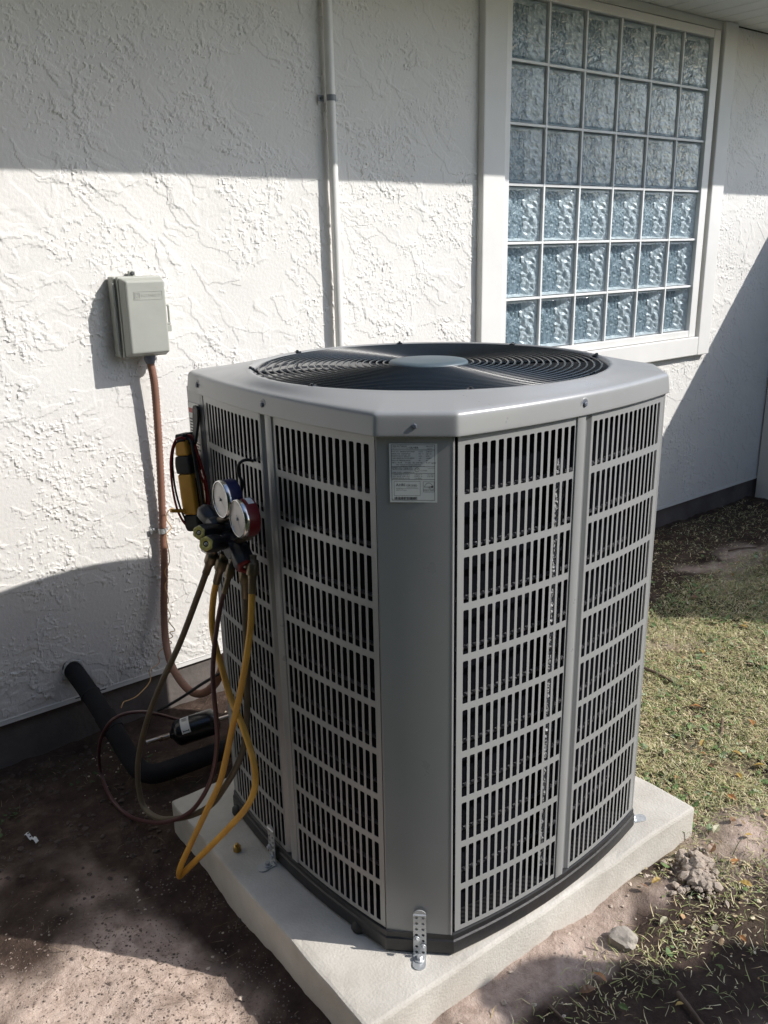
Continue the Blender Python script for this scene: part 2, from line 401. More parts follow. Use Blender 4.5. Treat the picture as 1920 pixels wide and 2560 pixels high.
np_obj('stucco_wall', np.stack([SX, -SH, SZ], -1).reshape(-1, 3), F[keep], 'stucco', house, smooth=False)
b = MB(); b.box((-9, -.0, .135), (9, .2, .1495)); b.build('stucco_stop', 'trim_white', house)
b = MB(); b.box((-9, .012, -.3), (9, .22, .134)); b.build('foundation', 'foundation', house)
b = MB(); b.box((TRL+.01, .10, TRB+.01), (TRR-.01, .2, SOF)); b.build('wall_core', 'dark_gap', house)
# soffit planks, fascia
b = MB(); b.box((-9, -.580, SOF+.012), (9, .05, SOF+.05)); sof = b.build('soffit', 'soffit_white', house)
x = -3.0; bmk = None
pm = None
while x < 3.0:
    b = MB(); wv = .113
    prof = [(0.0, .012), (.002, .004), (.008, 0), (wv-.012, 0), (wv-.004, .006), (wv-.001, .012)]
    vs = [(px_+0, yy, zz) for yy in (-.576, -.004) for (px_, zz) in prof]
    n = len(prof); fs = [(i, i+1, n+i+1, n+i) for i in range(n-1)]
    if pm is None:
        b.add(vs, fs); o = b.build('plank', 'soffit_white'); pm = o.data
    else:
        o = bpy.data.objects.new('plank', pm); col.objects.link(o)
    o.parent = sof; o.location = (x, 0, SOF-.001); WM[o] = Matrix()
    x += .114
b = MB(); b.box((-9, -.603, SOF-.022), (9, -.580, SOF+.16)); b.build('fascia', 'vinyl_white', house)
# roof slab above the eave
b = MB(); b.add([(-9, -.63, SOF+.16), (9, -.63, SOF+.16), (9, 4.5, SOF+1.9), (-9, 4.5, SOF+1.9), (-9, -.63, SOF+.20), (9, -.63, SOF+.20), (9, 4.5, SOF+1.95), (-9, 4.5, SOF+1.95)],
      [(0, 1, 2, 3), (7, 6, 5, 4), (0, 4, 5, 1), (1, 5, 6, 2), (2, 6, 7, 3), (3, 7, 4, 0)]); b.build('roof', 'strap_grey', house)
b = MB(); b.box((-9, -.004, SOF-.006), (9, .03, SOF-.0015)); b.build('soffit_joint', 'dark_gap', house)
# window surround
def trimboard(a, c, bev=.004):
    b = MB(); b.box(a, c, bev=bev); return b.build('window_trim', 'trim_white', house)
WZ0 = .986; WB = .2032; WX1 = 6*WB; WZ1 = WZ0+6*WB
trimboard((TRL, -.030, TRB), (-.026, .10, SOF-.002)); trimboard((1.278, -.030, TRB), (TRR, .10, SOF-.002))
trimboard((-.0255, -.030, TRB+.0015), (1.2775, .10, .958)); 
b = MB(); b.box((-.0255, -.012, 2.237), (1.2775, .10, SOF-.003)); b.build('header_board', 'soffit_white', house)
# window: frame + 36 glass blocks
b = MB(); fy0, fy1 = -.018, .06
b.box((-.024, fy0, .960), (.006, fy1, 2.234), bev=.002); b.box((WX1-.006, fy0, .960), (1.262, fy1, 2.234), bev=.002)
b.box((.0065, fy0+.001, .9605), (WX1-.0065, fy1, WZ0+.004), bev=.002); b.box((.0065, fy0+.001, WZ1-.004), (WX1-.0065, fy1, 2.2335), bev=.002)
win = b.build('window', 'vinyl_white', house)
b = MB()
for k in range(1, 6):
    b.box((k*WB-.0045, -.0095, WZ0+.004), (k*WB+.0045, .075, WZ1-.004), bev=.0012)
    for j in range(6): b.box((j*WB+.0048, -.0090, WZ0+k*WB-.0045), ((j+1)*WB-.0048, .075, WZ0+k*WB+.0045), bev=.0012)
b.build('mortar_grid', 'mortar', win)
def block_mesh():
    N = 108; a = WB-.0098; u = np.linspace(0, 1, N); X, Z = np.meshgrid(u*a, u*a); H = np.zeros_like(X)
    rg = np.random.default_rng(5)
    for k in range(380):
        px, pz = rg.random(2)*a; an = rg.choice([.9, 2.2, 1.2, 2.6, .5]) + rg.normal(0, .25); ln = .005+.010*rg.random(); wd = .0014+.0010*rg.random()
        dx, dz = X-px, Z-pz; s = dx*np.cos(an)+dz*np.sin(an); t = -dx*np.sin(an)+dz*np.cos(an) + 6*s*s
        H += (.0005+.0009*rg.random())*np.exp(-(s/ln)**2-(t/wd)**2)*rg.choice([1, 1, -1])
    ed = np.minimum(np.minimum(X, a-X), np.minimum(Z, a-Z)); H *= sstep(.002, .014, ed)
    H += .004*sstep(0, .012, ed)
    V = [(x, -h, z) for x, h, z in zip(X.ravel(), H.ravel(), Z.ravel())]
    idx = np.arange(N*N).reshape(N, N)
    Fq = np.stack([idx[:-1, :-1], idx[:-1, 1:], idx[1:, 1:], idx[1:, :-1]], -1).reshape(-1, 4).tolist(); mi = [0]*len(Fq)
    # cavity: ribbed inner sides and a wavy back
    d0, d1 = .003, .030
    M = 16; o = len(V)
    def strip(fn, fm):
        o = len(V)
        for i in range(M+1):
            for j in range(7): V.append(fn(i/M, j/6))
        for i in range(M):
            for j in range(6): Fq.append((o+i*7+j, o+i*7+j+1, o+(i+1)*7+j+1, o+(i+1)*7+j)); mi.append(fm)
    rj = lambda: rg.normal(0, .0018)
    strip(lambda s, t: (a-.003-abs(rj())*2.2*(t > .1)-.062*t, d0+t*(d1-d0)+rj()*1.5*(t > .1), s*a), 1)
    strip(lambda s, t: (.004+abs(rj())*1.6+.010*t*t, d0+t*(d1-d0), s*a), 1)
    strip(lambda s, t: (s*a, d0+t*(d1-d0), .003+.01*t*t), 1); strip(lambda s, t: (s*a, d0+t*(d1-d0), a-.003-.01*t*t), 1)
    strip(lambda s, t: (s*a, d1+rj(), t*a), 2)
    me = bpy.data.meshes.new('glass_block'); me.from_pydata(V, [], Fq)
    for n in ('glass_sheet', 'block_side', 'block_back'): me.materials.append(MATS[n])
    me.polygons.foreach_set('material_index', mi); me.polygons.foreach_set('use_smooth', [m == 0 for m in mi]); me.update()
    return me
bmsh = block_mesh()
for j in range(6):
    for k in range(6):
        o = bpy.data.objects.new('glass_block', bmsh); col.objects.link(o); o.parent = win; o.location = (j*WB+.0049, 0, WZ0+k*WB+.0049)

# ================================================================== CONDENSER UNIT
flb = []
# rating label on the post: plane through the post face
PA = U(-HW, -HD+CH, 1.0); PB = U(-HW+CH, -HD, 1.0)
ltl = atp(973, 1108, PA, PNX); ltr = atp(1094, 1108.5, PA, PNX); lbl = atp(976, 1254, PA, PNX)
LW = (ltr-ltl).dot(PTX); LH = (ltl-lbl).z; LO = Vector((ltl.x, ltl.y, lbl.z)) + PNX*.0030
LM = frame(LO, PNX, PTX)          # x right, y up
LM = Matrix(((PTX.x, 0, PNX.x, LO.x), (PTX.y, 0, PNX.y, LO.y), (PTX.z, 1, PNX.z, LO.z), (0, 0, 0, 1)))
def LT(body, x0, y0, x1, size):   # fractions of the label, y from the top
    queue_text(body, size*LH, LM @ Matrix.Translation((x0*LW, (1-y0)*LH, .0004)), (x1-x0)*LW)
LT('AMERICAN STANDARD', .07, .055, .37, .034); LT('HEATING & AIR CONDITIONING', .06, .08, .41, .02); LT('SILVER', .42, .083, .61, .05); LT('MFR DATE', .76, .055, .91, .03); LT('12/2020', .78, .092, .89, .03)
rows = [('MOD. NO.  4A6HR6042H1000AA', .05, .53, 'VOLTS', '208/230'), ('SERIAL NO.  205050PT2V', .05, .44, 'PH  1', 'HZ  60'), ('MINIMUM CIRCUIT AMPACITY', .05, .44, '24.0', 'AMPS'),
        ('OVERCURRENT PROTECTIVE DEVICE', .05, .52, 'USA', 'CANADA'), ('MAX FUSE / BREAKER (HACR)', .05, .44, '40', '40'), ('HFC - 410A     10 LBS   05  OZ OR', .05, .69, '', '4.67 kg(SI)')]
for i, (t, x0, x1, c, d) in enumerate(rows):
    y = .142+i*.0375; LT(t, x0, y, x1, .03)
    if c: LT(c, .61, y, .61+.018*len(c), .03)
    if d: LT(d, .76, y, .76+.019*len(d), .03)
LT('FIELD CHARGE SEE SERVICE LITERATURE', .14, .362, .66, .022); LT('SUITABLE FOR OUTDOOR USE', .24, .385, .74, .018)
LT('AMERICAN STANDARD', .06, .42, .48, .03); LT('HEATING & AIR CONDITIONING', .06, .443, .49, .022); LT('TYLER, TX 75707', .07, .492, .25, .022); LT('ASSEMBLED IN USA', .29, .492, .52, .022)
LT('UL', .555, .445, .60, .035); LT('US LISTED', .64, .462, .78, .025); LT('CONFORMS TO', .79, .42, .94, .016)
for i, (t, c, d) in enumerate((('COMPR MOT  16.7  RLA', '208/230 V', '109 LRA'), ('O.D. MOT  2.80  FLA', '200/230 V', '1/3 HP'), ('DESIGN PR  HIGH 480 LOW 480', '1.4 MPa', ''))):
    y = .532+i*.031; LT(t, .06, y, .42, .026); LT(c, .52, y, .68, .026)
    if d: LT(d, .78, y, .92, .026)
LT('AHRI', .13, .72, .32, .066); LT('CERTIFIED', .34, .72, .58, .044); LT('www.ahridirectory.org', .35, .738, .58, .014); LT('Unitary Heat Pump', .13, .775, .28, .018); LT('AHRI Standard 210/240', .13, .797, .35, .018); LT('ENERGY STAR', .705, .80, .92, .024); LT('energy', .72, .743, .85, .045)
n_label = len(TEXT)
# emblem text on the disconnect box (plane set later) and drier / warning label prints are simple bars
prints = flush_text()

unit = thing('condenser_unit', 'taupe grey air conditioner condenser with louvered sides and round fan grille on the slab', 'air conditioner', (UCX, UCY, ZP), UTH)
def lp(x, y, z): return tuple(U(x, y, z))
# sides: origin, tangent, normal in local frame; s runs along the side from -Ls..Ls
SIDES = {'front': (lambda s, o: (s, -HD-BR*(1-(s/(HW-CH))**2)-o), HW-CH), 'left': (lambda s, o: (-HW-BL*(1-(s/(HD-CH))**2)-o, s), HD-CH),
         'back': (lambda s, o: (-s, HD+BR*(1-(s/(HW-CH))**2)+o), HW-CH), 'right': (lambda s, o: (HW+BL*(1-(s/(HD-CH))**2)+o, -s), HD-CH)}
ROWT = [1.0895-.0957*k for k in range(10)]; ROWH = .083
PZ0, PZ1 = ZB+.001, ZT+.012
def louver(side, s0, s1, a0, name='louver_panel'):
    """pierced sheet from s0 to s1 with 15 slot columns starting at a0"""
    fn, Ls = SIDES[side]; b = MB(); sg = 1 if s1 > s0 else -1
    us = [s0]; slots = []
    for k in range(15):
        e0 = a0 + sg*k*.01655; e1 = e0 + sg*.0109; us += [e0, e1]; slots.append(len(us)-2)
    us.append(s1)
    zs = [PZ0]
    for t in ROWT[::-1]: zs += [t-ROWH, t]
    zs.append(PZ1)
    bm = bmesh.new(); nu, nz = len(us), len(zs)
    V = [[bm.verts.new((*fn(u, 0), z)) for z in zs] for u in us]
    for i in range(nu-1):
        for j in range(nz-1):
            hole = (i in slots) and (j % 2 == 1)
            if not hole: bm.faces.new((V[i][j], V[i+1][j], V[i+1][j+1], V[i][j+1]))
    bmesh.ops.recalc_face_normals(bm, faces=bm.faces[:])
    bm.faces.ensure_lookup_table()
    out = Vector({'front': (0, -1, 0), 'left': (-1, 0, 0), 'back': (0, 1, 0), 'right': (1, 0, 0)}[side])
    if bm.faces[0].normal.dot(out) < 0: bmesh.ops.reverse_faces(bm, faces=bm.faces[:])
    # rounded slot corners: small chips
    ch = .0017
    for i in slots:
        for j in range(1, nz-1, 2):
            u0, u1, z0, z1 = us[i], us[i+1], zs[j], zs[j+1]; d = ch*sg
            for (uc, zc, du, dz) in ((u0, z0, d, ch), (u1, z0, -d, ch), (u1, z1, -d, -ch), (u0, z1, d, -ch)):
                p = [bm.verts.new((*fn(uc, 0), zc)), bm.verts.new((*fn(uc+du, 0), zc)), bm.verts.new((*fn(uc, 0), zc+dz))]
                f = bm.faces.new(p); f.normal_update()
                if f.normal.dot(out) < 0: f.normal_flip()
    bm.normal_update()
    bmesh.ops.solidify(bm, geom=bm.faces[:], thickness=.0010)
    b.bm(bm, UM); return b.build(name, 'unit_paint', unit)
def rib(side, flip):
    """centre strip: flat face then a rounded groove on the far side"""
    fn, Ls = SIDES[side]; b = MB(); g_ = 1 if not flip else -1
    prof = [(-.0245, -.003), (-.0243, .0015), (-.0225, .0028), (-.0035, .0028), (-.001, .0018), (.002, -.003), (.006, -.007), (.010, -.0075), (.0145, -.0055), (.018, -.001), (.0215, .0010), (.0217, -.003)]
    vs = []
    for z in (PZ0-.001, PZ1-.002):
        for s, o in prof: vs.append(lp(*fn(s*g_, o), z))
    n = len(prof); b.add(vs, [((i, i+1, n+i+1, n+i) if g_ > 0 else (i+1, i, n+i, n+i+1)) for i in range(n-1)], smooth=True)
    o = b.build('center_rib', 'unit_paint', unit)
for side in SIDES:
    if side == 'front': louver(side, -(HW-CH)+.004, -.0245, -.2700); louver(side, (HW-CH)-.004, .0218, .2700-.0026)
    elif side == 'left': louver(side, -(HD-CH)+.004, -.0245, -.2745); louver(side, (HD-CH)-.004, .0218, .2690)
    else: louver(side, -SIDES[side][1]+.004, -.0245, -.2700); louver(side, SIDES[side][1]-.004, .0218, .2700)
    rib(side, False)
# corner posts
def corner_post(sx_, sy_, name='corner_post'):
    a = Vector((sx_*HW, sy_*(HD-CH), 0)); c = Vector((sx_*(HW-CH), sy_*HD, 0)); t = (c-a).normalized(); n = Vector((sx_, sy_, 0)).normalized()
    if sx_ < 0 and sy_ < 0: a.y += .003; c.x -= .003; t = (c-a).normalized(); n = Vector((t.y, -t.x, 0))
    ta = Vector((0, -sy_, 0)); tc = Vector((-sx_, 0, 0))      # directions of the neighbouring sides away from the post
    L_ = (c-a).length
    pts = [a+ta*.0005-n*.010, a-ta*.0015+Vector((sx_, 0, 0))*.001, a+t*.004+n*.0012, a+t*.010+n*.0018, a+t*(L_/2)+n*.0024, c-t*.010+n*.0018, c-t*.004+n*.0012, c-tc*.0015+Vector((0, sy_, 0))*.001, c+tc*.0005-n*.010]
    vs = [lp(p.x, p.y, z) for z in (ZB-.008, PZ1-.004) for p in pts]; k = len(pts)
    flip = sx_*sy_ > 0
    fs = [((i, i+1, k+i+1, k+i) if flip else (i+1, i, k+i, k+i+1)) for i in range(k-1)]
    b = MB(); b.add(vs, fs, smooth=True); o = b.build(name, 'unit_paint', unit)
    return o
near_post = corner_post(-1, -1); corner_post(1, -1); corner_post(1, 1); corner_post(-1, 1)
for sx_, sy_ in ((-1, -1), (1, -1), (1, 1), (-1, 1)):
    n = Vector((sx_, sy_, 0)).normalized(); b = MB()
    for a in (Vector((sx_*HW, sy_*(HD-CH), 0)), Vector((sx_*(HW-CH), sy_*HD, 0))):
        q0, q1 = a-n*.011, a-n*.075; b.add([lp(q0.x, q0.y, PZ0), lp(q1.x, q1.y, PZ0), lp(q1.x, q1.y, PZ1-.01), lp(q0.x, q0.y, PZ1-.01)], [(0, 1, 2, 3)])
        q2 = a-n*.011; 
    p0_ = Vector((sx_*HW, sy_*(HD-CH), 0))-n*.0115; p1_ = Vector((sx_*(HW-CH), sy_*HD, 0))-n*.0115
    b.add([lp(p0_.x, p0_.y, PZ0), lp(p1_.x, p1_.y, PZ0), lp(p1_.x, p1_.y, PZ1-.01), lp(p0_.x, p0_.y, PZ1-.01)], [(0, 1, 2, 3)])
    b.build('light_block_sheet', 'coil', unit)  # dark sheets added inside the corners to stop sun leaking through
_sp = [(-HW+.03, HD-CH-.002), (-HW-.001, HD-CH-.001), (-HW-.0015, HD-CH+.012), (-HW+.003, HD-.014), (-HW+.009, HD-.010), (-HW+.018, HD-.004), (-HW+CH+.002, HD+.001), (-HW+CH+.002, HD-.03)]
b = MB(); _k = len(_sp); b.add([lp(x, y, z) for z in (.735, PZ1-.004) for x, y in _sp], [(i, i+1, _k+i+1, _k+i) for i in range(_k-1)], smooth=False); b.add([lp(x, y, .7352) for x, y in _sp], [tuple(range(_k))]); b.build('service_panel', 'unit_paint', unit)
# inner sheets added to block light beside the posts, and the coil
def outline(off, nseg=10, bow=1., sq=False):
    P = []
    hw, hd = HW+off, HD+off; cc = CH + off*.41; k = .95
    S = [-1, -.975] + [-.94+1.88*i/nseg for i in range(nseg+1)] + [.975, 1]
    def corner(a, c): P.append((a[0]+(c[0]-a[0])*.06, a[1]+(c[1]-a[1])*.06)); P.append(((a[0]+c[0])/2, (a[1]+c[1])/2)); P.append((a[0]+(c[0]-a[0])*.94, a[1]+(c[1]-a[1])*.94))
    for s in S: P.append((s*(hw-cc), -hd-BR*bow*(1-s*s)))
    corner((hw-cc, -hd), (hw, -hd+cc))
    for s in S: P.append((hw+BL*bow*(1-s*s), s*(hd-cc)))
    corner((hw, hd-cc), (hw-cc, hd))
    for s in S: P.append((-s*(hw-cc), hd+BR*bow*(1-s*s)))
    if sq: P += [(-hw+.5*cc, hd-.001), (-hw+.014, hd-.010), (-hw+.003, hd-.5*cc)]
    else: corner((-hw+cc, hd), (-hw, hd-cc))
    for s in S: P.append((-hw-BL*bow*(1-s*s), -s*(hd-cc)))
    corner((-hw, -hd+cc), (-hw+cc, -hd))
    return P
def ringwall(b, loops, mi=0, smooth=True, capb=False, capt=False):
    n = len(loops[0]); vs = [p for l in loops for p in l]
    fs = [(i*n+k, i*n+(k+1) % n, (i+1)*n+(k+1) % n, (i+1)*n+k) for i in range(len(loops)-1) for k in range(n)]
    b.add(vs, fs, mi, smooth)
    if capb: b.add(loops[0], [tuple(range(n))[::-1]], mi)
    if capt: b.add(loops[-1], [tuple(range(n))], mi)
def lo(off, z, bow=1., sq=False): return [lp(x, y, z) for x, y in outline(off, 10, bow, sq)]
b = MB(); ringwall(b, [lo(-.042, PZ0), lo(-.042, ZT-.02)], capt=False, capb=True); coil = b.build('coil', 'coil', unit)
b = MB()
for k in range(9):         # rings added as sun glints on the fins between the louvre rows
    z = ROWT[k+1]+.001
    P = [lp(x, y, z) for x, y in outline(-.0405)]
    b.tube(P, .0045, 6, closed=True)
b.build('coil_glint', 'coil_glint', coil)
b = MB()       # crinkled end plate behind the last slots of the front left panel
fn = SIDES['front'][0]; rg = np.random.default_rng(9); vs = []; N = 130; K = 5
for i in range(N+1):
    z = ZB+.03+(1.03-ZB-.03)*i/N
    for j in range(K): vs.append(lp(*fn(-.050+.0115*j/2, -.016-.006*rg.random()), z))
b.add(vs, [(i*K+j, i*K+j+1, (i+1)*K+j+1, (i+1)*K+j) for i in range(N) for j in range(K-1)]); b.build('coil_end_plate', 'foil', coil)
# base pan
b = MB(); ringwall(b, [lo(-.03, ZP+.0015), lo(.002, ZP+.0015), lo(.006, ZP+.008), lo(.006, ZB-.016), lo(.0035, ZB-.013), lo(.0035, ZB-.002), lo(-.004, ZB), lo(-.05, ZB)], capb=True, capt=True, smooth=False)
pan = b.build('base_pan', 'base_black', unit)
for (px, py) in ((890, 2333), (589, 2040)):
    p = at(px, py, 2, ZP); b = MB(); b.lathe([(.0155, 0), (.017, .004), (.016, .014), (.009, .022), (0.0, .023)], Matrix.Translation((p.x+.012, p.y+.004, ZP+.0015)), 16)
    b.build('rubber_foot', 'rubber_black', pan)
# cap
def circ(r, z, n=44):
    P = []
    for (x, y) in outline(0, sq=True): a = math.atan2(y, x); P.append(lp(r*math.cos(a), r*math.sin(a), z))
    return P
def blend(off, r, z, t):
    P = []
    for (x, y) in outline(off, sq=True):
        a = math.atan2(y, x); P.append(lp(x*(1-t)+r*math.cos(a)*t, y*(1-t)+r*math.sin(a)*t, z))
    return P
b = MB()
ringwall(b, [lo(-.002, ZT+.0025, sq=True), lo(.0065, ZT, sq=True), lo(.0078, ZT+.0012, sq=True), lo(.0076, ZT+.005, sq=True), lo(.0050, ZT+.031, sq=True), lo(.0040, ZT+.0355, sq=True), lo(.0005, ZT+.0395, sq=True), lo(-.004, ZT+.0412, sq=True), blend(-.010, .387, ZT+.0440, .15), blend(-.016, .383, ZT+.051, .7), circ(.379, ZT+.0545), circ(.3735, ZT+.0568), circ(.368, ZT+.0560), circ(.362, ZT+.050), circ(.360, ZT+.02), circ(.360, ZT-.09)])
cap = b.build('top_cap', 'unit_paint', unit)
m = cap.modifiers.new('sub', 'SUBSURF'); m.levels = 1; m.render_levels = 2
b = MB(); ringwall(b, [circ(.3595, ZT-.088), circ(.20, ZT-.20), circ(.02, ZT-.20)], capt=True); b.build('fan_well', 'fan_dark', unit)
# cap screws in dimples
for (px, py, side) in ((657, 1012, 'left'), (1461.5, 1010, 'front'), (1036, 1065, 'post'), (507, 962, 'serv')):
    if side == 'left': p = atp(px, py, U(-HW-BL-.005, 0, 0), UM.to_3x3() @ Vector((-1, 0, 0))); n = UM.to_3x3() @ Vector((-1, 0, 0))
    elif side == 'front': p = atp(px, py, U(0, -HD-BR-.005, 0), UM.to_3x3() @ Vector((0, -1, 0))); n = UM.to_3x3() @ Vector((0, -1, 0))
    elif side == 'post': p = atp(px, py, U(-HW, -HD+CH, 0)+PNX*.005, PNX); n = PNX
    else: n = UM.to_3x3() @ Vector((-1, 0, 0)); p = U(-HW-.0060, HD-CH+.004, ZT+.018)
    p = Vector(p); M = frame(p, n)
    b = MB(); b.lathe([(.0115, -.002), (.0110, .0008), (.0095, .0006), (.0080, .0003)], M, 20, cap=False); sc = b.build('screw_boss', 'unit_paint', cap)
    b = MB(); b.lathe([(.0082, -.001), (.0082, .0004)], M, 18); b.lathe([(.0045, .0004), (.0045, .0035), (.0030, .0042)], M, 6, smooth=False); b.build('screw', 'grey_fitting', cap)
# fan grille
ZG = ZT+.0535
b = MB(); spk = []
for k in range(8):
    a = R(k*45+14); p0 = lp(.075*math.cos(a), .075*math.sin(a), ZG-.006); p1 = lp(.352*math.cos(a), .352*math.sin(a), ZG-.0075); p2 = lp(.366*math.cos(a), .366*math.sin(a), ZG+.004)
    b.tube([p0, p1, p2], .0030, 6)
grille = b.build('fan_grille', 'wire_black', unit)
for k in range(19):
    r = .094+k*.01435; b = MB(); N = 72
    b.tube([lp(r*math.cos(2*math.pi*i/N), r*math.sin(2*math.pi*i/N), ZG-.0005+.002*(1-(r/.36)**2)) for i in range(N)], .0022, 6, closed=True)
    b.build('wire_ring', 'wire_black', grille)
b = MB(); M = Matrix.Translation(U(0, 0, ZG-.002)); b.lathe([(.081, -.004), (.083, -.001), (.083, .004), (.080, .0075), (.06, .0095), (.0, .0105)], M, 48); b.build('hub_cover', 'hub_grey', grille)
for k in range(8):
    a = R(k*45+14); b = MB(); M = UM @ Matrix.Translation((.366*math.cos(a), .366*math.sin(a), ZG+.0025)) @ Matrix.Rotation(a, 4, 'Z')
    b.box((-.006, -.006, -.003), (.006, .006, .0015), M, bev=.0012); b.lathe([(.003, .0015), (.003, .004), (.002, .0045)], M @ Matrix.Translation((.002, 0, 0)), 6, smooth=False); b.build('grille_clip', 'wire_black', grille)
# fan
b = MB()
for k in range(3):
    vs = []; N = 10
    for i in range(N+1):
        for j in range(5):
            a = 2*math.pi*k/3 + 1.25*i/N; r = .07+.27*j/4; vs.append(lp(r*math.cos(a), r*math.sin(a), ZT-.15+.075*i/N*(.4+.6*j/4)))
    b.add(vs, [(i*5+j, i*5+j+1, (i+1)*5+j+1, (i+1)*5+j) for i in range(N) for j in range(4)], smooth=True)
b.lathe([(.08, -.06), (.08, .05), (.03, .06)], Matrix.Translation(U(0, 0, ZT-.13)), 24); b.build('fan', 'fan_dark', unit)
# rating label
b = MB(); b.box((0, 0, -.0004), (LW, LH, .0002), LM); lab = b.build('rating_label', 'label_paper', unit, label='grey printed rating label on the corner post')
b = MB()
for V_, F_ in prints: b.add(V_, F_)
def bar(x0, y0, x1, y1, M=LM, W=None, H=None, z=.0004, bb=None):
    W = W or LW; H = H or LH
    (bb or b).add([M @ Vector((x*W, (1-y)*H, z)) for x, y in ((x0, y1), (x1, y1), (x1, y0), (x0, y0))], [(0, 1, 2, 3)])
def rect(x0, y0, x1, y1, t=.006, **k):
    bar(x0, y0, x1, y0+t, **k); bar(x0, y1-t, x1, y1, **k); bar(x0, y0+t, x0+t*1.3, y1-t, **k); bar(x1-t*1.3, y0+t, x1, y1-t, **k)
rect(.04, .015, .945, .965, .006)
for y in (.10, .382, .495, .60): bar(.045, y, .94, y+.006)
rect(.09, .635, .64, .885, .004); bar(.13, .755, .60, .758)
rect(.70, .64, .93, .82, .004); bar(.705, .775, .925, .779)
for k in range(14): a0 = math.pi*(.12+.76*k/14); a1 = math.pi*(.12+.76*(k+1)/14); b.add([LM @ Vector((LW*(.815+.10*math.cos(a)*q), LH*(1-(.775-.115*math.sin(a)*q)), .0004)) for a, q in ((a0, 1), (a1, 1), (a1, .95), (a0, .95))], [(0, 1, 2, 3)])
st5 = [LM @ Vector((LW*(.885+(.04 if k % 2 == 0 else .017)*math.sin(k*math.pi/5)), LH*(1-.728+(.028 if k % 2 == 0 else .012)*math.cos(k*math.pi/5)), .0004)) for k in range(10)]; b.add(st5, [tuple(range(10))[::-1]])
for k in range(20): a0 = 2*math.pi*k/20; a1 = 2*math.pi*(k+1)/20; b.add([LM @ Vector((LW*.575+LW*.048*q*math.cos(a), LH*(1-.438)+LW*.048*q*math.sin(a), .0004)) for a, q in ((a0, .85), (a0, 1), (a1, 1), (a1, .85))], [(0, 1, 2, 3)])
xx = .10
while xx < .57:
    wv = random.choice((.004, .006, .009)); bar(xx, .905, xx+wv, .952); xx += wv+random.choice((.004, .005, .008))
b.build('print', 'print_black', lab)
# warning label on the service panel
_e = Vector((-HW+.003, HD-.014, 0)); _d = Vector((-HW-.0015, HD-CH+.012, 0)); _t = (_d-_e).normalized()
TS = UM.to_3x3() @ _t; NS = UM.to_3x3() @ Vector((_t.y, -_t.x, 0)); sp0 = U(_e.x, _e.y, 0)+NS*.0012
SM = Matrix(((TS.x, 0, NS.x, sp0.x), (TS.y, 0, NS.y, sp0.y), (0, 1, NS.z, ZT-.37), (0, 0, 0, 1)))
b = MB(); b.box((.002, 0, -.0005), (.060, .345, .0002), SM); wl = b.build('warning_label', 'label_white', unit, label='white warning label with red bands on the service panel')
b = MB(); wb = MB(); 
Sh = SM @ Matrix.Translation((.002, 0, 0))
for i in range(46):
    y = .10+i*.019; 
    if i in (22, 33): continue
    x1_ = .55+.35*random.random(); bar(.08, y, x1_, y+.009, M=Sh, W=.058, H=.345, bb=b)
for y in (.035, .52, .73): bar(.05, y, .95, y+.03, M=Sh, W=.058, H=.345, bb=wb)
b.build('print', 'print_black', wl); wb.build('red_band', 'print_red', wl)

# ================================================================== CONCRETE PAD
pad_c = Matrix.Translation((PAD[0], PAD[1], 0)) @ Matrix.Rotation(PAD[2], 4, 'Z')
bm = bmesh.new(); bmesh.ops.create_grid(bm, x_segments=44, y_segments=40, size=.5)
for v in bm.verts: v.co = Vector(((v.co.x+.5)*PAD[3], (v.co.y+.5)*PAD[4], ZP))
r_ = bmesh.ops.extrude_face_region(bm, geom=bm.faces[:])
for v in [e for e in r_['geom'] if isinstance(e, bmesh.types.BMVert)]: v.co.z = -.05
bmesh.ops.recalc_face_normals(bm, faces=bm.faces[:])
edges = [e for e in bm.edges if len(e.link_faces) == 2 and e.calc_face_angle(0) > 1 and max(v.co.z for v in e.verts) > 0]
bmesh.ops.bevel(bm, geom=edges, offset=.007, segments=2, profile=.6, affect='EDGES')
for v in bm.verts:
    x, y, z = v.co
    e = min(x, PAD[3]-x, y, PAD[4]-y)
    if z > .05 and e < .02: v.co.z += .006*min(0, float(fbm(np.array([x*8]), np.array([y*8]), 77, 2)[0]))
    if e < .012:
        v.co.x += .005*float(pnoise(np.array([y*6.]), np.array([.5]), 5)[0]); v.co.y += .005*float(pnoise(np.array([x*6.]), np.array([.5]), 6)[0])
b = MB(); b.bm(bm, pad_c); pad = b.build('concrete_pad', 'concrete'); tag(pad, 'square concrete slab on the ground under the condenser', 'slab')

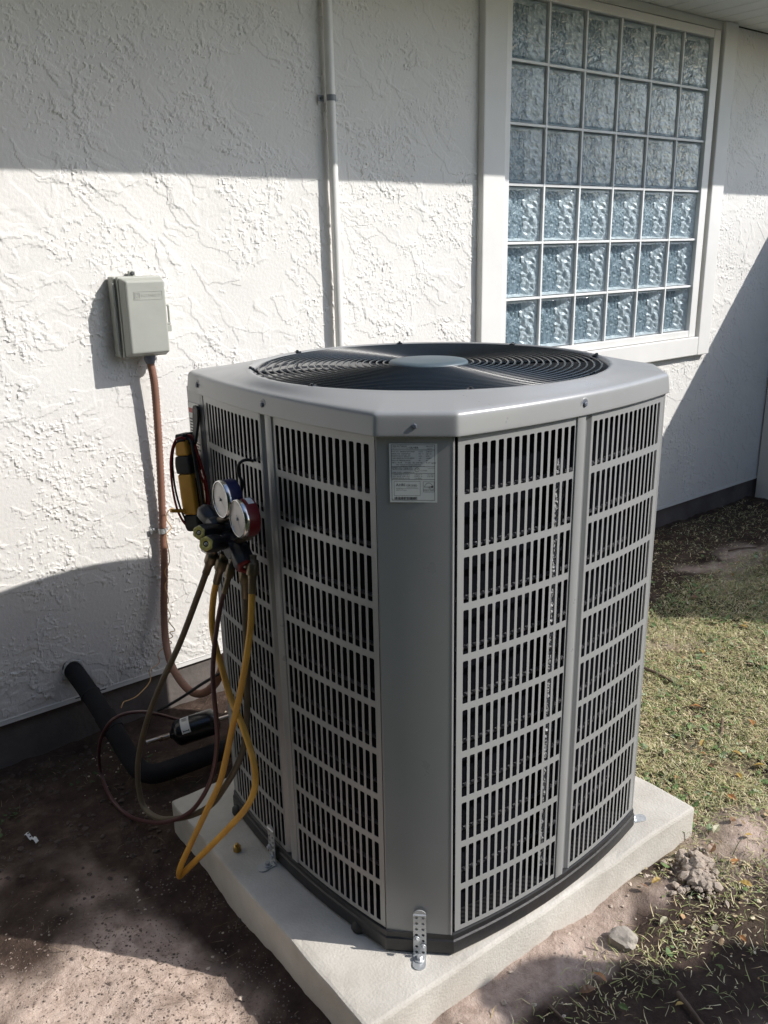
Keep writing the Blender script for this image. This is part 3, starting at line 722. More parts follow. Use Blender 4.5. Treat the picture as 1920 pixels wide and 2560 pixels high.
# ================================================================== HOLD DOWN STRAPS
def strap(base, out, up_len, foot_len, label, n_rows=7, wid=.025):
    """bent perforated plate: vertical leg against the pan, foot on the slab"""
    out = Vector(out).normalized(); side = Vector((0, 0, 1)).cross(out).normalized(); base = Vector(base)
    t = thing('hold_down_strap', label, 'metal strap', tuple(base), 0, 'perforated straps holding the condenser down')
    b = MB(); th = .002; hole = .0032; seg = 6
    def plate(o, ud, nd, length, holes, round_end):
        bm = bmesh.new()
        # outline with rounded far end, holes cut by building a cell grid
        nr = len(holes); cell = length/max(nr, 1) if nr else length
        M = Matrix(((side.x, ud.x, nd.x, o.x), (side.y, ud.y, nd.y, o.y), (side.z, ud.z, nd.z, o.z), (0, 0, 0, 1)))
        faces = []
        y = 0.
        for (cy_, two) in holes:
            y0, y1 = cy_-cell/2, cy_+cell/2
            for (x0, x1) in (((-wid/2, 0), (0, wid/2)) if two else ((-wid/2, wid/2),)):
                cxm = (x0+x1)/2; sq = [(x0, y0), (x1, y0), (x1, y1), (x0, y1)]
                hs = [(cxm+hole*math.cos(a), cy_+hole*math.sin(a)) for a in [R(225+k*45) for k in range(8)]]
                vo = [bm.verts.new((p[0], p[1], 0)) for p in sq]; vi = [bm.verts.new((p[0], p[1], 0)) for p in hs]
                for q in range(4):
                    i0 = vi[2*q]; i1 = vi[(2*q+1) % 8]; i2 = vi[(2*q+2) % 8]
                    bm.faces.new((vo[q], vo[(q+1) % 4], i2, i1, i0))
        if round_end:
            y1 = holes[-1][0]+cell/2 if holes else length
            pts = [(-wid/2, y1), (wid/2, y1)]+[(wid/2*math.cos(a), y1+wid*.42*math.sin(a)) for a in [math.pi*k/8 for k in range(1, 8)]]
            bm.faces.new([bm.verts.new((p[0], p[1], 0)) for p in pts])
        bmesh.ops.remove_doubles(bm, verts=bm.verts[:], dist=1e-5); bmesh.ops.recalc_face_normals(bm, faces=bm.faces[:])
        bmesh.ops.solidify(bm, geom=bm.faces[:], thickness=th); b.bm(bm, M)
    if up_len:
        cell = (up_len-.01)/n_rows
        plate(base+out*.001, Vector((0, 0, 1)), out, up_len-.01, [(cell*(k+.5), True) for k in range(n_rows)], True)
    plate(base+out*.001+Vector((0, 0, .0015)), out, Vector((0, 0, 1)), foot_len, [(foot_len/2, False)], True)
    b.build('plate', 'galv', t)
    c = base+out*(foot_len*.5)+Vector((0, 0, .002)); M = Matrix.Translation(c)
    b = MB(); b.lathe([(.010, 0), (.010, .0015), (.0092, .002)], M, 18); b.lathe([(.0062, .002), (.0062, .0075), (.005, .0085)], M, 6, smooth=False); b.build('bolt', 'galv', t)
    if up_len:
        for (fx_, fz) in ((-.006, .040), (.006, .022)):
            M = frame(base+out*.003+side*fx_+Vector((0, 0, fz)), out); b = MB(); b.lathe([(.0065, 0), (.0065, .0012), (.006, .0016)], M, 14); b.lathe([(.0045, .0016), (.0045, .0055), (.0035, .006)], M, 6, smooth=False); b.build('screw', 'galv', t)
    return t
pz = Vector((0, 0, 1))
p = atp(1050, 2406, U(-HW, -HD+CH, 0)+PNX*.0085, PNX); strap((p.x, p.y, ZP+.001), PNX, .105, .026, 'perforated galvanized strap bolted below the rating label corner post')
nl = UM.to_3x3() @ Vector((-1, 0, 0)); p = atp(683, 2161, U(-HW-BL-.012, 0, 0), nl); strap((p.x, p.y, ZP+.001), nl, .098, .028, 'perforated galvanized strap on the hose side of the condenser base')
p = at(1590, 2047, 2, ZP); strap((p.x-.03, p.y+.012, ZP+.001), (1, -.45, 0), 0, .045, 'flat end of galvanized strap bolted at the lawn side of the condenser')

# ================================================================== WALL ITEMS
# white conduit
cpx = -.765
pt = thing('conduit_pipe', 'white painted pipe running up the stucco wall to the eave', 'pipe', (cpx, -.024, ground_z(cpx, -.024)-.02))
b = MB(); b.tube([(cpx+.002*math.sin(z*2.1), -.026, z) for z in np.linspace(-.02, SOF, 14)], .0138, 16); b.build('pipe', 'pipe_white', pt)
q = at(842, 246, 1, -.03); zc = q.z; b = MB()
vs = [];
for zz in (zc-.0085, zc+.0085):
    for a in range(11): an = math.pi+math.pi*a/10; vs.append((cpx+.0155*math.cos(an), -.026+.0155*math.sin(an), zz))
b.add(vs, [(i, i+1, 12+i, 11+i) for i in range(10)], smooth=True)
for s in (-1, 1): b.box((cpx+s*.0155-(.020 if s < 0 else 0), -.010, zc-.0085), (cpx+s*.0155+(0.012 if s > 0 else 0), -.007, zc+.0085))
ps = b.build('pipe_strap', 'strap_grey', pt)
b = MB(); b.lathe([(.005, 0), (.005, .003), (.003, .004)], frame((cpx-.0255, -.0098, zc), (0, -1, 0)), 10); b.build('screw', 'box_dark', ps)

# disconnect box
BD = .088
c4 = [at(*p, 1, -BD) for p in ((303, 702), (408, 696), (426, 884), (328, 891))]
bc = sum(c4, Vector())/4; bw = ((c4[1]-c4[0]).length+(c4[2]-c4[3]).length)/2; bh = ((c4[3]-c4[0]).length+(c4[2]-c4[1]).length)/2
tilt = math.atan2(-((c4[1]-c4[0]).z+(c4[2]-c4[3]).z)/2, bw)*.5 + math.atan2(((c4[3]-c4[0]).x+(c4[2]-c4[1]).x)/2, bh)*.5
BM_ = Matrix.Translation((bc.x, 0, bc.z)) @ Matrix.Rotation(tilt, 4, 'Y')
# thing with children in world coordinates
dbx = thing('disconnect_box', 'grey plastic electrical disconnect box screwed to the stucco wall', 'electrical box', (bc.x, 0, bc.z-bh/2))
hw_, hh_ = bw/2, bh/2
b = MB(); b.box((-hw_-.010, -.045, -hh_-.006), (hw_+.004, -.004, hh_+.008), BM_, bev=.005); b.build('back_housing', 'box_grey', dbx)
def taper_box(b, x0, x1, z0, z1, y0, y1, ins, M):
    bm = bmesh.new(); vs = [bm.verts.new(v) for v in ((x0, y0, z0), (x1, y0, z0), (x1, y0, z1), (x0, y0, z1), (x0+ins, y1, z0+ins), (x1-ins*.4, y1, z0+ins), (x1-ins*.4, y1, z1-ins), (x0+ins, y1, z1-ins))]
    for f in ((0, 1, 2, 3), (4, 7, 6, 5), (0, 4, 5, 1), (1, 5, 6, 2), (2, 6, 7, 3), (3, 7, 4, 0)): bm.faces.new([vs[i] for i in f])
    bmesh.ops.recalc_face_normals(bm, faces=bm.faces[:]); bmesh.ops.bevel(bm, geom=bm.edges[:], offset=.005, segments=3, profile=.5, affect='EDGES'); b.bm(bm, M, smooth=False)
b = MB(); b.box((-hw_-.004, -.060, -hh_-.006), (hw_+.006, -.046, hh_+.008), BM_, bev=.004); taper_box(b, -hw_-.002, hw_+.005, -hh_-.004, hh_+.006, -.0595, -BD, .009, BM_)
cover = b.build('cover', 'box_grey', dbx)
b = MB(); b.tube([BM_ @ Vector((-hw_-.012, -.047, z)) for z in (-hh_+.012, hh_-.008)], .0032, 8); 
for k in range(3): b.tube([BM_ @ Vector((-hw_-.012, -.047, -hh_+.035+k*.05)), BM_ @ Vector((-hw_-.012, -.047, -hh_+.042+k*.05))], .0048, 8)
b.build('hinge', 'box_grey', dbx)
b = MB(); b.box((-.010, -.016, hh_), (.010, -.006, hh_+.022), BM_, bev=.003); tb = b.build('mounting_tab', 'box_grey', dbx)
b = MB(); b.lathe([(.0055, 0), (.0055, .003), (.003, .004)], frame(BM_ @ Vector((0, -.0162, hh_+.015)), (0, -1, 0)), 12); b.build('screw', 'box_dark', tb)
b = MB()
x0, z0 = hw_+.0062, -.012
for (a, c) in (((x0, -.060, z0-.012), (x0+.016, -.052, z0-.006)), ((x0, -.060, z0+.038), (x0+.014, -.052, z0+.043)), ((x0+.012, -.060, z0-.010), (x0+.016, -.052, z0+.040)), ((x0, -.060, z0-.030), (x0+.018, -.052, z0-.0125))): b.box(a, c, BM_, bev=.0012)
b.build('latch', 'box_grey', dbx)
# emblem recess with raised mark and lettering
b = MB(); M = BM_
yf = -BD-.0002
def fr_(x0, z0, x1, z1, t, y0, y1): 
    b.box((x0, y1, z0), (x1, y0, z0+t), M); b.box((x0, y1, z1-t), (x1, y0, z1), M); b.box((x0, y1, z0+t), (x0+t, y0, z1-t), M); b.box((x1-t, y1, z0+t), (x1, y0, z1-t), M)
ex0, ex1, ez0, ez1 = -hw_+.026, hw_-.008, hh_-.052, hh_-.030
fr_(ex0, ez0, ex1, ez1, .0008, yf+.001, yf-.0005); fr_(ex0+.003, ez0+.003, ex0+.0175, ez1-.003, .0012, yf+.001, yf-.0006); fr_(ex0+.0065, ez0+.0065, ex0+.0135, ez1-.0065, .001, yf+.001, yf-.0006)
b.build('emblem', 'box_grey', cover)
c_ = BM_ @ Vector((ex0+.020, yf-.0004, ez0+.008)); rx = BM_.to_3x3() @ Vector((1, 0, 0)); rz_ = BM_.to_3x3() @ Vector((0, 0, 1))
queue_text('SQUARE D', .010, Matrix(((rx.x, rz_.x, 0, c_.x), (rx.y, rz_.y, -1, c_.y), (rx.z, rz_.z, 0, c_.z), (0, 0, 0, 1))), ex1-ex0-.024)
(V_, F_), = flush_text(); b = MB(); b.add(V_, F_); b.build('lettering', 'box_grey', cover)
# flexible whip
ftop = BM_ @ Vector((.018, -.040, -hh_-.006))
whip = thing('flexible_conduit', 'brown ribbed flexible conduit from the electrical box down to the condenser', 'conduit', tuple(ftop))
b = MB(); dn = (BM_.to_3x3() @ Vector((0, 0, -1))); M = frame(ftop, dn); b.lathe([(.015, -.001), (.016, .003), (.016, .013), (.0135, .016), (.0125, .022)], M, 18); b.build('connector', 'grey_fitting', whip)
wp = [ftop+dn*.018] + [at(px, py, 1, y) for px, py, y in ((386, 960, -.040), (394, 1060, -.035), (401, 1180, -.028), (407, 1315, -.020), (411, 1420, -.022), (410, 1519, -.03), (414, 1599, -.06), (426, 1655, -.12), (446, 1694, -.19), (474, 1726, -.27), (502, 1734, -.34), (530, 1718, -.42), (550, 1686, -.50), (563, 1640, -.575))]
P = smooth_path(wp, 26)
b = MB(); b.tube(P, .0105, 12, rf=lambda i, N: .0107+.0007*(1 if i % 2 else -1)); b.build('sleeve', 'whip', whip)
q = at(406, 1326, 1, -.020); b = MB(); vs = []
for zz in (q.z-.008, q.z+.008):
    for a in range(11): an = math.pi+math.pi*a/10; vs.append((q.x+.0125*math.cos(an), -.020+.0125*math.sin(an), zz))
b.add(vs, [(i, i+1, 12+i, 11+i) for i in range(10)], smooth=True); b.box((q.x-.032, -.0105, q.z-.0085), (q.x-.0122, -.008, q.z+.0085), bev=.001); b.box((q.x+.0122, -.0105, q.z-.006), (q.x+.022, -.008, q.z+.006), bev=.001)
cs = b.build('pipe_clip', 'galv', whip); b = MB(); b.lathe([(.006, 0), (.006, .002), (.004, .0035)], frame((q.x-.023, -.0106, q.z), (0, -1, 0)), 12); b.build('screw', 'screw_steel', cs)

# thin copper coloured control wire
def curly(p0, p1, n, r, turns):
    out = []
    for i in range(n): t = i/n; a = 2*math.pi*turns*t; p = p0.lerp(p1, t); out.append(p+Vector((r*math.cos(a), -.010-r*.6*math.sin(a), 0)))
    return out
wz = 180/948
ZZ = lambda x, y: (380+x*wz, 930+y*wz)
Z5 = lambda x, y: (100+x*.39783, 1400+y*.39783)
pts = [at(*ZZ(285, 1795), 1, -.050), at(*ZZ(240, 1805), 1, -.05), at(*ZZ(195, 1870), 1, -.045), at(*ZZ(195, 1950), 1, -.045), at(*ZZ(255, 2045), 1, -.045), at(*ZZ(215, 2100), 1, -.045), at(*ZZ(185, 2170), 1, -.045)]
pts += [at(*Z5(x, y), 1, -.05) for x, y in ((815, 0), (785, 70), (800, 125), (785, 165), (808, 250), (797, 290), (820, 350), (808, 385), (848, 440), (815, 455), (835, 480), (808, 500), (828, 520), (795, 545), (810, 568), (780, 552))]
pts += [at(*Z5(x, y), 1, yy) for x, y, yy in ((742, 590, -.06), (750, 645, -.07), (692, 695, -.09), (690, 765, -.11), (615, 850, -.15), (560, 880, -.17), (525, 893, -.18), (511, 930, -.19))]
b = MB(); b.tube(smooth_path(pts, 5), .0014, 5); wr = b.build('control_wire', 'wire_copper'); tag(wr, 'thin curly copper coloured wire dangling along the brown conduit', 'wire')

# ================================================================== REFRIGERANT LINES
p0 = at(*Z5(205, 690), 1, .0)
pe = at(*Z5(655, 1375), 2, .045)
sl = thing('insulated_line', 'thick black foam insulated refrigerant line from the wall to the condenser', 'pipe', (pe.x, pe.y, .015))
pm_ = [Vector((p0.x-.015, .05, p0.z+.03)), p0+Vector((0, -.01, 0)), p0.lerp(pe, .33)+Vector((0, 0, .012)), p0.lerp(pe, .66)+Vector((0, 0, .008)), p0.lerp(pe, .92), pe]
p2 = at(*Z5(1230, 1165), 2, .055); p3 = p2+Vector((.10, -.02, .01)); din = (p0-pe).normalized(); dout = (p2-pe).normalized(); el = []
for k in range(9):
    t = k/8; A1 = pe+din*.055; B1 = pe+dout*.055; el.append(A1*(1-t)**2+pe*2*t*(1-t)+B1*t*t)
b = MB(); b.tube(smooth_path(pm_[:4], 8)[:-1]+smooth_path([pm_[3], pe+din*.09], 3)[1:]+el+[pe.lerp(p2, .5), p2, p3], .0265, 20); b.build('foam_sleeve', 'foam_black', sl)
a_ = p0.lerp(pe, .47)+Vector((0, 0, .0115)); c_ = p0.lerp(pe, .60)+Vector((0, 0, .009))
b = MB(); b.tube([a_, a_.lerp(c_, .5), c_], .0288, 20); b.build('foam_cuff', 'foam_black', sl)
for t in (.27,):
    q = p0.lerp(pe, t)+Vector((0, 0, .0105)); M = frame(q, pe-p0); b = MB(); b.tube([M @ Vector((.0275*math.cos(k*math.pi/12), .0275*math.sin(k*math.pi/12), 0)) for k in range(24)], .0016, 5, closed=True)
    for s in (-1, 1): b.tube([q+Vector((s*.027, -.004, .004)), q+Vector((s*.044, -.008, .006))], .0015, 5); 
    b.build('cable_tie', 'rubber_black', sl)
b = MB(); rg2 = random.Random(4); M = frame(p0+Vector((0, -.006, 0)), (0, -1, 0)); N = 22; vs = []
for (r, h) in ((.024, .004), (.029, .006), (.034, .001)):
    for k in range(N): a = 2*math.pi*k/N; rr = r*(1+.16*rg2.uniform(-1, 1)*(r > .03)); vs.append(M @ Vector((rr*1.15*math.cos(a), rr*math.sin(a), h*rg2.uniform(.6, 1.2))))
b.add(vs, [(i*N+k, i*N+(k+1) % N, (i+1)*N+(k+1) % N, (i+1)*N+k) for i in range(2) for k in range(N)], smooth=True); b.build('wall_sealant', 'sealant', house)
# filter drier
da = at(*Z5(872, 1085), 1, -.30); db = at(*Z5(1075, 1018), 1, -.34); ax = (db-da).normalized(); ln = (db-da).length
dr = thing('filter_drier', 'black cylindrical filter drier with white sticker beside the insulated line', 'filter drier', (da.x, da.y, da.z-.037))
M = frame(da, ax); rr = .0375
b = MB(); b.lathe([(.010, -.024), (.012, -.020), (rr*.80, -.010), (rr*.97, -.002), (rr, .006), (rr, ln), (rr*.97, ln+.008), (rr*.8, ln+.016), (.012, ln+.024)], M, 32); b.build('shell', 'drier_black', dr)
b = MB(); b.tube(smooth_path([da-ax*.018, da-ax*.055, at(*Z5(760, 1118), 1, -.29), at(*Z5(668, 1146), 1, -.28)], 6), .006, 10); b.lathe([(.0085, -.056), (.0085, -.022)], M, 12); b.build('copper_stub', 'tube_metal', dr); b = MB(); b.tube(smooth_path([db+ax*.02, db+ax*.06, at(*Z5(1200, 962), 1, -.42)], 6), .006, 10); b.build('copper_stub', 'tube_metal', dr)
camd = (CO-da).normalized(); e1 = (camd-ax*camd.dot(ax)).normalized(); e2 = ax.cross(e1)
if e2.z < 0: e2 = -e2
b = MB(); vs = []
for s in (.16, .42):
    for k in range(9): a = R(-12+k*10); vs.append(da+ax*(ln*s)+(e1*math.cos(a)+e2*math.sin(a))*(rr+.0006))
b.add(vs, [(k, k+1, 10+k, 9+k) for k in range(8)], smooth=True); stk = b.build('sticker', 'label_white', dr)
b = MB()
def cyl_bar(s0, s1, a0, a1):
    b.add([da+ax*(ln*s)+(e1*math.cos(R(a))+e2*math.sin(R(a)))*(rr+.0013) for s, a in ((s0, a0), (s1, a0), (s1, a1), (s0, a1))], [(0, 1, 2, 3)])
for (s0, s1, a0, a1) in ((.21, .38, 55, 57), (.21, .35, 50, 52), (.22, .37, 45, 46.5), (.22, .36, 41, 42), (.20, .385, -4, -1), (.20, .22, -6, 1), (.365, .385, -6, 1)): cyl_bar(s0, s1, a0, a1)
b.build('print', 'print_black', stk)
# liquid line (thin black)
pts = [at(*Z5(945, 1000), 1, -.27), at(*Z5(880, 985), 1, -.25), at(*Z5(790, 960), 1, -.22), at(*Z5(700, 975), 1, -.20)]
pts2 = [at(*Z5(742, 945), 1, -.22), at(*Z5(830, 900), 1, -.26), at(*Z5(920, 845), 1, -.33), at(*Z5(1000, 790), 1, -.42), at(*Z5(1085, 738), 1, -.52), at(*Z5(1150, 700), 1, -.565)]
b = MB(); b.tube(smooth_path(pts2, 8), .0042, 8); cb = b.build('control_cable', 'rubber_black'); tag(cb, 'thin black cable rising from the ground to the condenser behind the hoses', 'cable')

# ================================================================== GAUGE MANIFOLD
Z4 = lambda x, y: (380+x*.24111, 1000+y*.24111)
XG = -1.672
gman = thing('gauge_manifold', 'refrigerant gauge manifold with blue and red dials hooked on the louvers', 'gauge', tuple(at(*Z4(830, 1600), 0, -1.64)))
nx_ = Vector((-1, 0, 0))
def gauge(px, py, m, lab_, sub):
    c = at(*Z4(px, py), 0, XG); tl = Vector((-1, .07, .02)).normalized(); M = frame(c, tl)
    b = MB(); b.lathe([(.030, -.030), (.0345, -.028), (.0355, -.025), (.0355, -.001)], M, 40); g_ = b.build('gauge', m, gman, label=lab_)
    b = MB(); b.lathe([(.0362, -.005), (.0365, .001), (.035, .0035), (.0328, .0038), (.0325, .002)], M, 40, cap=False); b.build('bezel', 'chrome', g_)
    b = MB(); b.lathe([(0.0001, .0018), (.0328, .0018)], M, 40, cap=False); b.build('dial', 'gauge_face', g_)
    b = MB(); up = M.to_3x3() @ Vector((1, 0, 0)); sd = M.to_3x3() @ Vector((0, 1, 0)); n = tl
    for k in range(31):
        a = R(-135+9*k); d = up*math.cos(a)+sd*math.sin(a); e = n.cross(d); r0 = .025 if k % 5 == 0 else .0275
        b.add([c+n*.0022+d*r+e*s*.0003 for r, s in ((r0, -1), (r0, 1), (.0300, 1), (.0300, -1))], [(0, 1, 2, 3)])
    a = R(sub); d = up*math.cos(a)+sd*math.sin(a); e = n.cross(d); b.add([c+n*.0024+d*r+e*s for r, s in ((-.008, -.0010), (-.008, .0010), (.024, .0002), (.024, -.0002))], [(0, 1, 2, 3)])
    b.lathe([(.003, .0018), (.003, .004), (.001, .0045)], M, 10); b.build('print', 'strap_grey', g_)
    return c, M
cb_, Mb = gauge(722, 1030, 'gauge_blue', 'blue gauge with white dial', -120)
cr_, Mr = gauge(898, 1232, 'gauge_red', 'red gauge with white dial', -150)
# small sticker on the red gauge rim
b = MB(); vs = []
for h in (-.012, -.024):
    for k in range(5): a = R(-32+k*9); vs.append(Mr @ Vector((.0361*math.cos(a), .0361*math.sin(a), h)))
b.add(vs, [(k, k+1, 6+k, 5+k) for k in range(4)], smooth=True); b.build('sticker', 'label_white', gman)
# body bar
A_ = at(*Z4(650, 1265), 0, -1.640); B_ = at(*Z4(905, 1590), 0, -1.640); bx = (B_-A_).normalized()
M = frame((A_+B_)/2, nx_, bx); L2 = (B_-A_).length/2
b = MB(); b.box((-L2-.01, -.014, -.016), (L2+.005, .014, .016), M, bev=.006)
for t in (.12, .36, .60, .84): b.lathe([(.0185, -.020), (.0195, -.012), (.0195, .010), (.0165, .018)], frame(A_.lerp(B_, t), nx_), 20)
b.build('body', 'manifold_black', gman)
for (cg, t) in ((cb_, .15), (cr_, .85)):
    q = A_.lerp(B_, t)+Vector((.002, 0, .012)); e = Vector((cg.x+.022, cg.y, cg.z-.034)); b = MB(); b.tube([q, e], .0075, 10); b.lathe([(.010, 0), (.010, .012)], frame(e-(e-q).normalized()*.014, e-q), 6, smooth=False); b.build('gauge_stem', 'brass_dark', gman)
def knob(face, back, m_face, r=.0165):
    ax_ = (face-back).normalized(); ln_ = (face-back).length; M = frame(back, ax_); b = MB(); N = 28; prof = [(.75, 0), (.80, .3*ln_), (1., .45*ln_), (1.03, .80*ln_), (.95, .96*ln_), (.85, ln_)]; vs = []
    for (q, h) in prof:
        for k in range(N): a = 2*math.pi*k/N; rr = r*q*(1+(.06*math.cos(6*a) if h > .4*ln_ else 0)); vs.append(M @ Vector((rr*math.cos(a), rr*math.sin(a), h)))
    b.add(vs, [(i*N+k, i*N+(k+1) % N, (i+1)*N+(k+1) % N, (i+1)*N+k) for i in range(len(prof)-1) for k in range(N)], smooth=True); b.add(vs[-N:], [tuple(range(N))]); kn = b.build('knob', 'manifold_black', gman)
    b = MB(); M2 = frame(face, ax_); vs = []; 
    for (q, h) in ((.86, .0002), (.80, .0022), (.38, .0018), (.34, -.001)):
        for k in range(N): a = 2*math.pi*k/N; rr = r*q*(1+(.07*math.cos(6*a) if q > .5 else 0)); vs.append(M2 @ Vector((rr*math.cos(a), rr*math.sin(a), h)))
    b.add(vs, [(i*N+k, i*N+(k+1) % N, (i+1)*N+(k+1) % N, (i+1)*N+k) for i in range(3) for k in range(N)], smooth=True); b.add(vs[-N:], [tuple(range(N))]); b.build('knob_cap', m_face, kn)
    b = MB(); b.lathe([(r*.22, -.001), (r*.22, .0012), (r*.1, .0016)], M2, 8); b.build('screw', 'screw_steel', kn)
knob(at(*Z4(487, 1375), 0, -1.715), at(*Z4(700, 1345), 0, -1.650), 'knob_yellow', .0145)
knob(at(*Z4(560, 1492), 0, -1.715), at(*Z4(770, 1480), 0, -1.650), 'knob_yellow', .016)
f_ = at(*Z4(955, 1662), 0, -1.645); knob(f_+Vector((-.004, -.012, -.008)), f_+Vector((.012, .055, .026)), 'knob_red', .0195)
f_ = at(*Z4(625, 1262), 0, -1.645); knob(f_+Vector((.0, .035, .016)), f_+Vector((.004, -.012, -.004)), 'gauge_blue', .0175)
# hook
hk = [at(*Z4(x, y), 0, xx) for x, y, xx in ((905, 1090, -1.628), (925, 960, -1.628), (935, 860, -1.628), (900, 770, -1.632), (890, 700, -1.634), (920, 645, -1.630), (970, 622, -1.618), (1030, 626, -1.600), (1045, 640, -1.588))]
b = MB(); b.tube(smooth_path([A_.lerp(B_, .55)]+hk, 6), .0030, 8); b.build('hook', 'rubber_black', gman)
# hoses, as (pixel, x-plane) points
def hose(pts, r, m, label, ends):
    P = [at(px, py, 0, xx) if ax_ == 'x' else at(px, py, 1, xx) for px, py, ax_, xx in pts]
    for i, q in enumerate(P):
        for _ in range(3):
            zg = float(ground_z(P[i].x, P[i].y)) + r + .004
            if in_pad(np.array(P[i].x), np.array(P[i].y), .006): zg = ZP + r + .002
            if P[i].z < zg: P[i] = at(pts[i][0], pts[i][1], 2, zg)
    b = MB(); b.tube(smooth_path(P, 7), r, 12); h = b.build('hose', m, gman, label=label)
    for (i, j, ln_) in ends:
        d = (P[i]-P[j]).normalized(); M = frame(P[i], d); b = MB()
        b.lathe([(r*1.02, -.040), (r*1.18, -.038), (r*1.2, -.014), (r*1.3, -.012), (r*1.3, -.004)], M, 12); b.lathe([(r*1.75, -.004), (r*1.85, -.002), (r*1.85, .018), (r*1.6, .021), (r*1.1, .022), (r*1.1, .034)], M, 18); b.build('coupling', 'brass_dark', h)
    return P
X = 'x'
hose([(526, 1402, X, -1.665), (494, 1491, X, -1.672), (450, 1607, X, -1.69), (406, 1702, X, -1.71), (374, 1782, X, -1.725), (355, 1849, X, -1.735), (345, 1909, X, -1.745), (347, 1969, X, -1.75), (361, 2019, X, -1.75), (396, 2045, X, -1.74), (440, 2047, X, -1.73), (490, 2034, X, -1.715), (530, 2010, X, -1.70), (562, 1967, X, -1.69), (590, 1919, X, -1.675), (609, 1869, X, -1.66), (617, 1798, X, -1.65), (618, 1678, X, -1.645), (614, 1559, X, -1.64), (613, 1448, X, -1.637)], .0068, 'hose_olive', 'olive brown service hose', [(0, 1, 0), (-1, -2, 0)])
hose([(551, 1418, X, -1.655), (545, 1442, X, -1.658), (534, 1491, X, -1.66), (530, 1559, X, -1.665), (540, 1619, X, -1.668), (557, 1678, X, -1.67), (577, 1746, X, -1.672), (601, 1802, X, -1.675), (621, 1857, X, -1.675), (636, 1917, X, -1.68), (637, 1969, X, -1.685), (617, 2017, X, -1.70), (577, 2064, X, -1.715), (530, 2112, X, -1.735), (485, 2156, X, -1.755), (458, 2183, X, -1.765), (448, 2190, X, -1.772), (452, 2165, X, -1.775), (478, 2108, X, -1.755), (514, 2032, X, -1.725), (549, 1957, X, -1.705), (569, 1877, X, -1.69), (583, 1810, X, -1.683), (601, 1730, X, -1.678), (617, 1639, X, -1.668), (627, 1559, X, -1.655), (630, 1470, X, -1.645), (631, 1432, X, -1.64)], .0066, 'hose_yellow', 'yellow service hose', [(0, 1, 0), (-1, -2, 0)])
hose([(573, 1436, X, -1.655), (568, 1455, X, -1.66), (553, 1507, X, -1.67), (538, 1599, X, -1.685), (532, 1678, X, -1.695), (535, 1738, X, -1.70), (541, 1798, X, -1.70), (543, 1850, X, -1.70), (537, 1909, X, -1.70), (521, 1965, X, -1.71), (482, 2024, X, -1.725), (430, 2052, X, -1.74), (378, 2056, X, -1.75), (323, 2040, X, -1.755), (279, 1997, X, -1.755), (255, 1941, X, -1.755), (247, 1889, X, -1.755), (255, 1841, X, -1.75), (279, 1802, X, -1.735), (315, 1784, X, -1.70), (358, 1780, X, -1.645), (400, 1787, X, -1.57), (440, 1798, X, -1.50), (470, 1802, X, -1.46)], .0049, 'hose_red', 'maroon service hose', [(0, 1, 0)])

# ================================================================== CLAMP METER
# hangs off the service panel on a magnetic strap
mt0 = at(*ZZ(430, 880), 1, -.640); mt1 = at(*ZZ(600, 2080), 1, -.665)
cm = thing('clamp_meter', 'yellow and black clamp meter with red and black leads hung beside the condenser', 'meter', tuple(mt1))
zax = (mt0-mt1).normalized(); xv = Vector((.85, .55, 0)); CM = frame(mt1, zax, xv)          # local z up, x across
LM_ = (mt0-mt1).length
def mbox(b, x0, x1, y0, y1, zprof, bev=.004):
    """stack of rectangular sections (z, half width scale, x shift)"""
    bm = bmesh.new(); rings = []
    for (z, k, sh) in zprof: rings.append([bm.verts.new((xx*k+sh, yy*k, z)) for xx, yy in ((x0, y0), (x1, y0), (x1, y1), (x0, y1))])
    for a, c in zip(rings[:-1], rings[1:]):
        for i in range(4): bm.faces.new((a[i], a[(i+1) % 4], c[(i+1) % 4], c[i]))
    bm.faces.new(rings[0][::-1]); bm.faces.new(rings[-1])
    bmesh.ops.recalc_face_normals(bm, faces=bm.faces[:]); bmesh.ops.bevel(bm, geom=bm.edges[:], offset=bev, segments=2, profile=.5, affect='EDGES'); b.bm(bm, CM)
L = LM_
b = MB(); mbox(b, -.022, .022, -.017, .017, [(.19*L, 1., 0), (.40*L, 1.02, 0), (.635*L, 1.0, 0)]); b.build('lower_case', 'meter_yellow', cm)
b = MB(); mbox(b, -.021, .021, -.016, .016, [(.83*L, 1., 0), (.99*L, .86, -.002)]); b.build('upper_case', 'meter_yellow', cm)
b = MB(); mbox(b, -.0235, .0245, -.018, .018, [(.637*L, 1., 0), (.74*L, 1.04, 0), (.828*L, .93, -.001)]); b.build('grip', 'rubber_black', cm)
b = MB(); mbox(b, -.0215, .025, -.0175, .0175, [(0, .86, .002), (.05*L, 1., 0), (.188*L, 1.03, 0)]); b.build('base_boot', 'rubber_black', cm)
b = MB(); b.box((-.008, -.0182, .22*L), (-.0045, -.0165, .58*L), CM); b.build('case_seam', 'rubber_black', cm)
b = MB(); mbox(b, -.020, .024, -.011, .011, [(.992*L, 1., -.001), (1.045*L, 1.02, 0), (1.06*L, .9, 0)], .003); b.build('jaw', 'rubber_black', cm)
rodl = at(*ZZ(245, 1828), 1, -.66); rodr = at(*ZZ(490, 1826), 1, -.66)
b = MB(); b.tube([rodl, rodl.lerp(rodr, .5), rodr+(rodr-rodl).normalized()*.01], .0042, 8); b.build('probe_tip', 'meter_yellow', cm)
def lead(pts, r, m, yy): 
    b = MB(); b.tube(smooth_path([at(*ZZ(x, y), 1, yy+dy) for x, y, dy in pts], 7), r, 8); b.build('test_lead', m, cm)
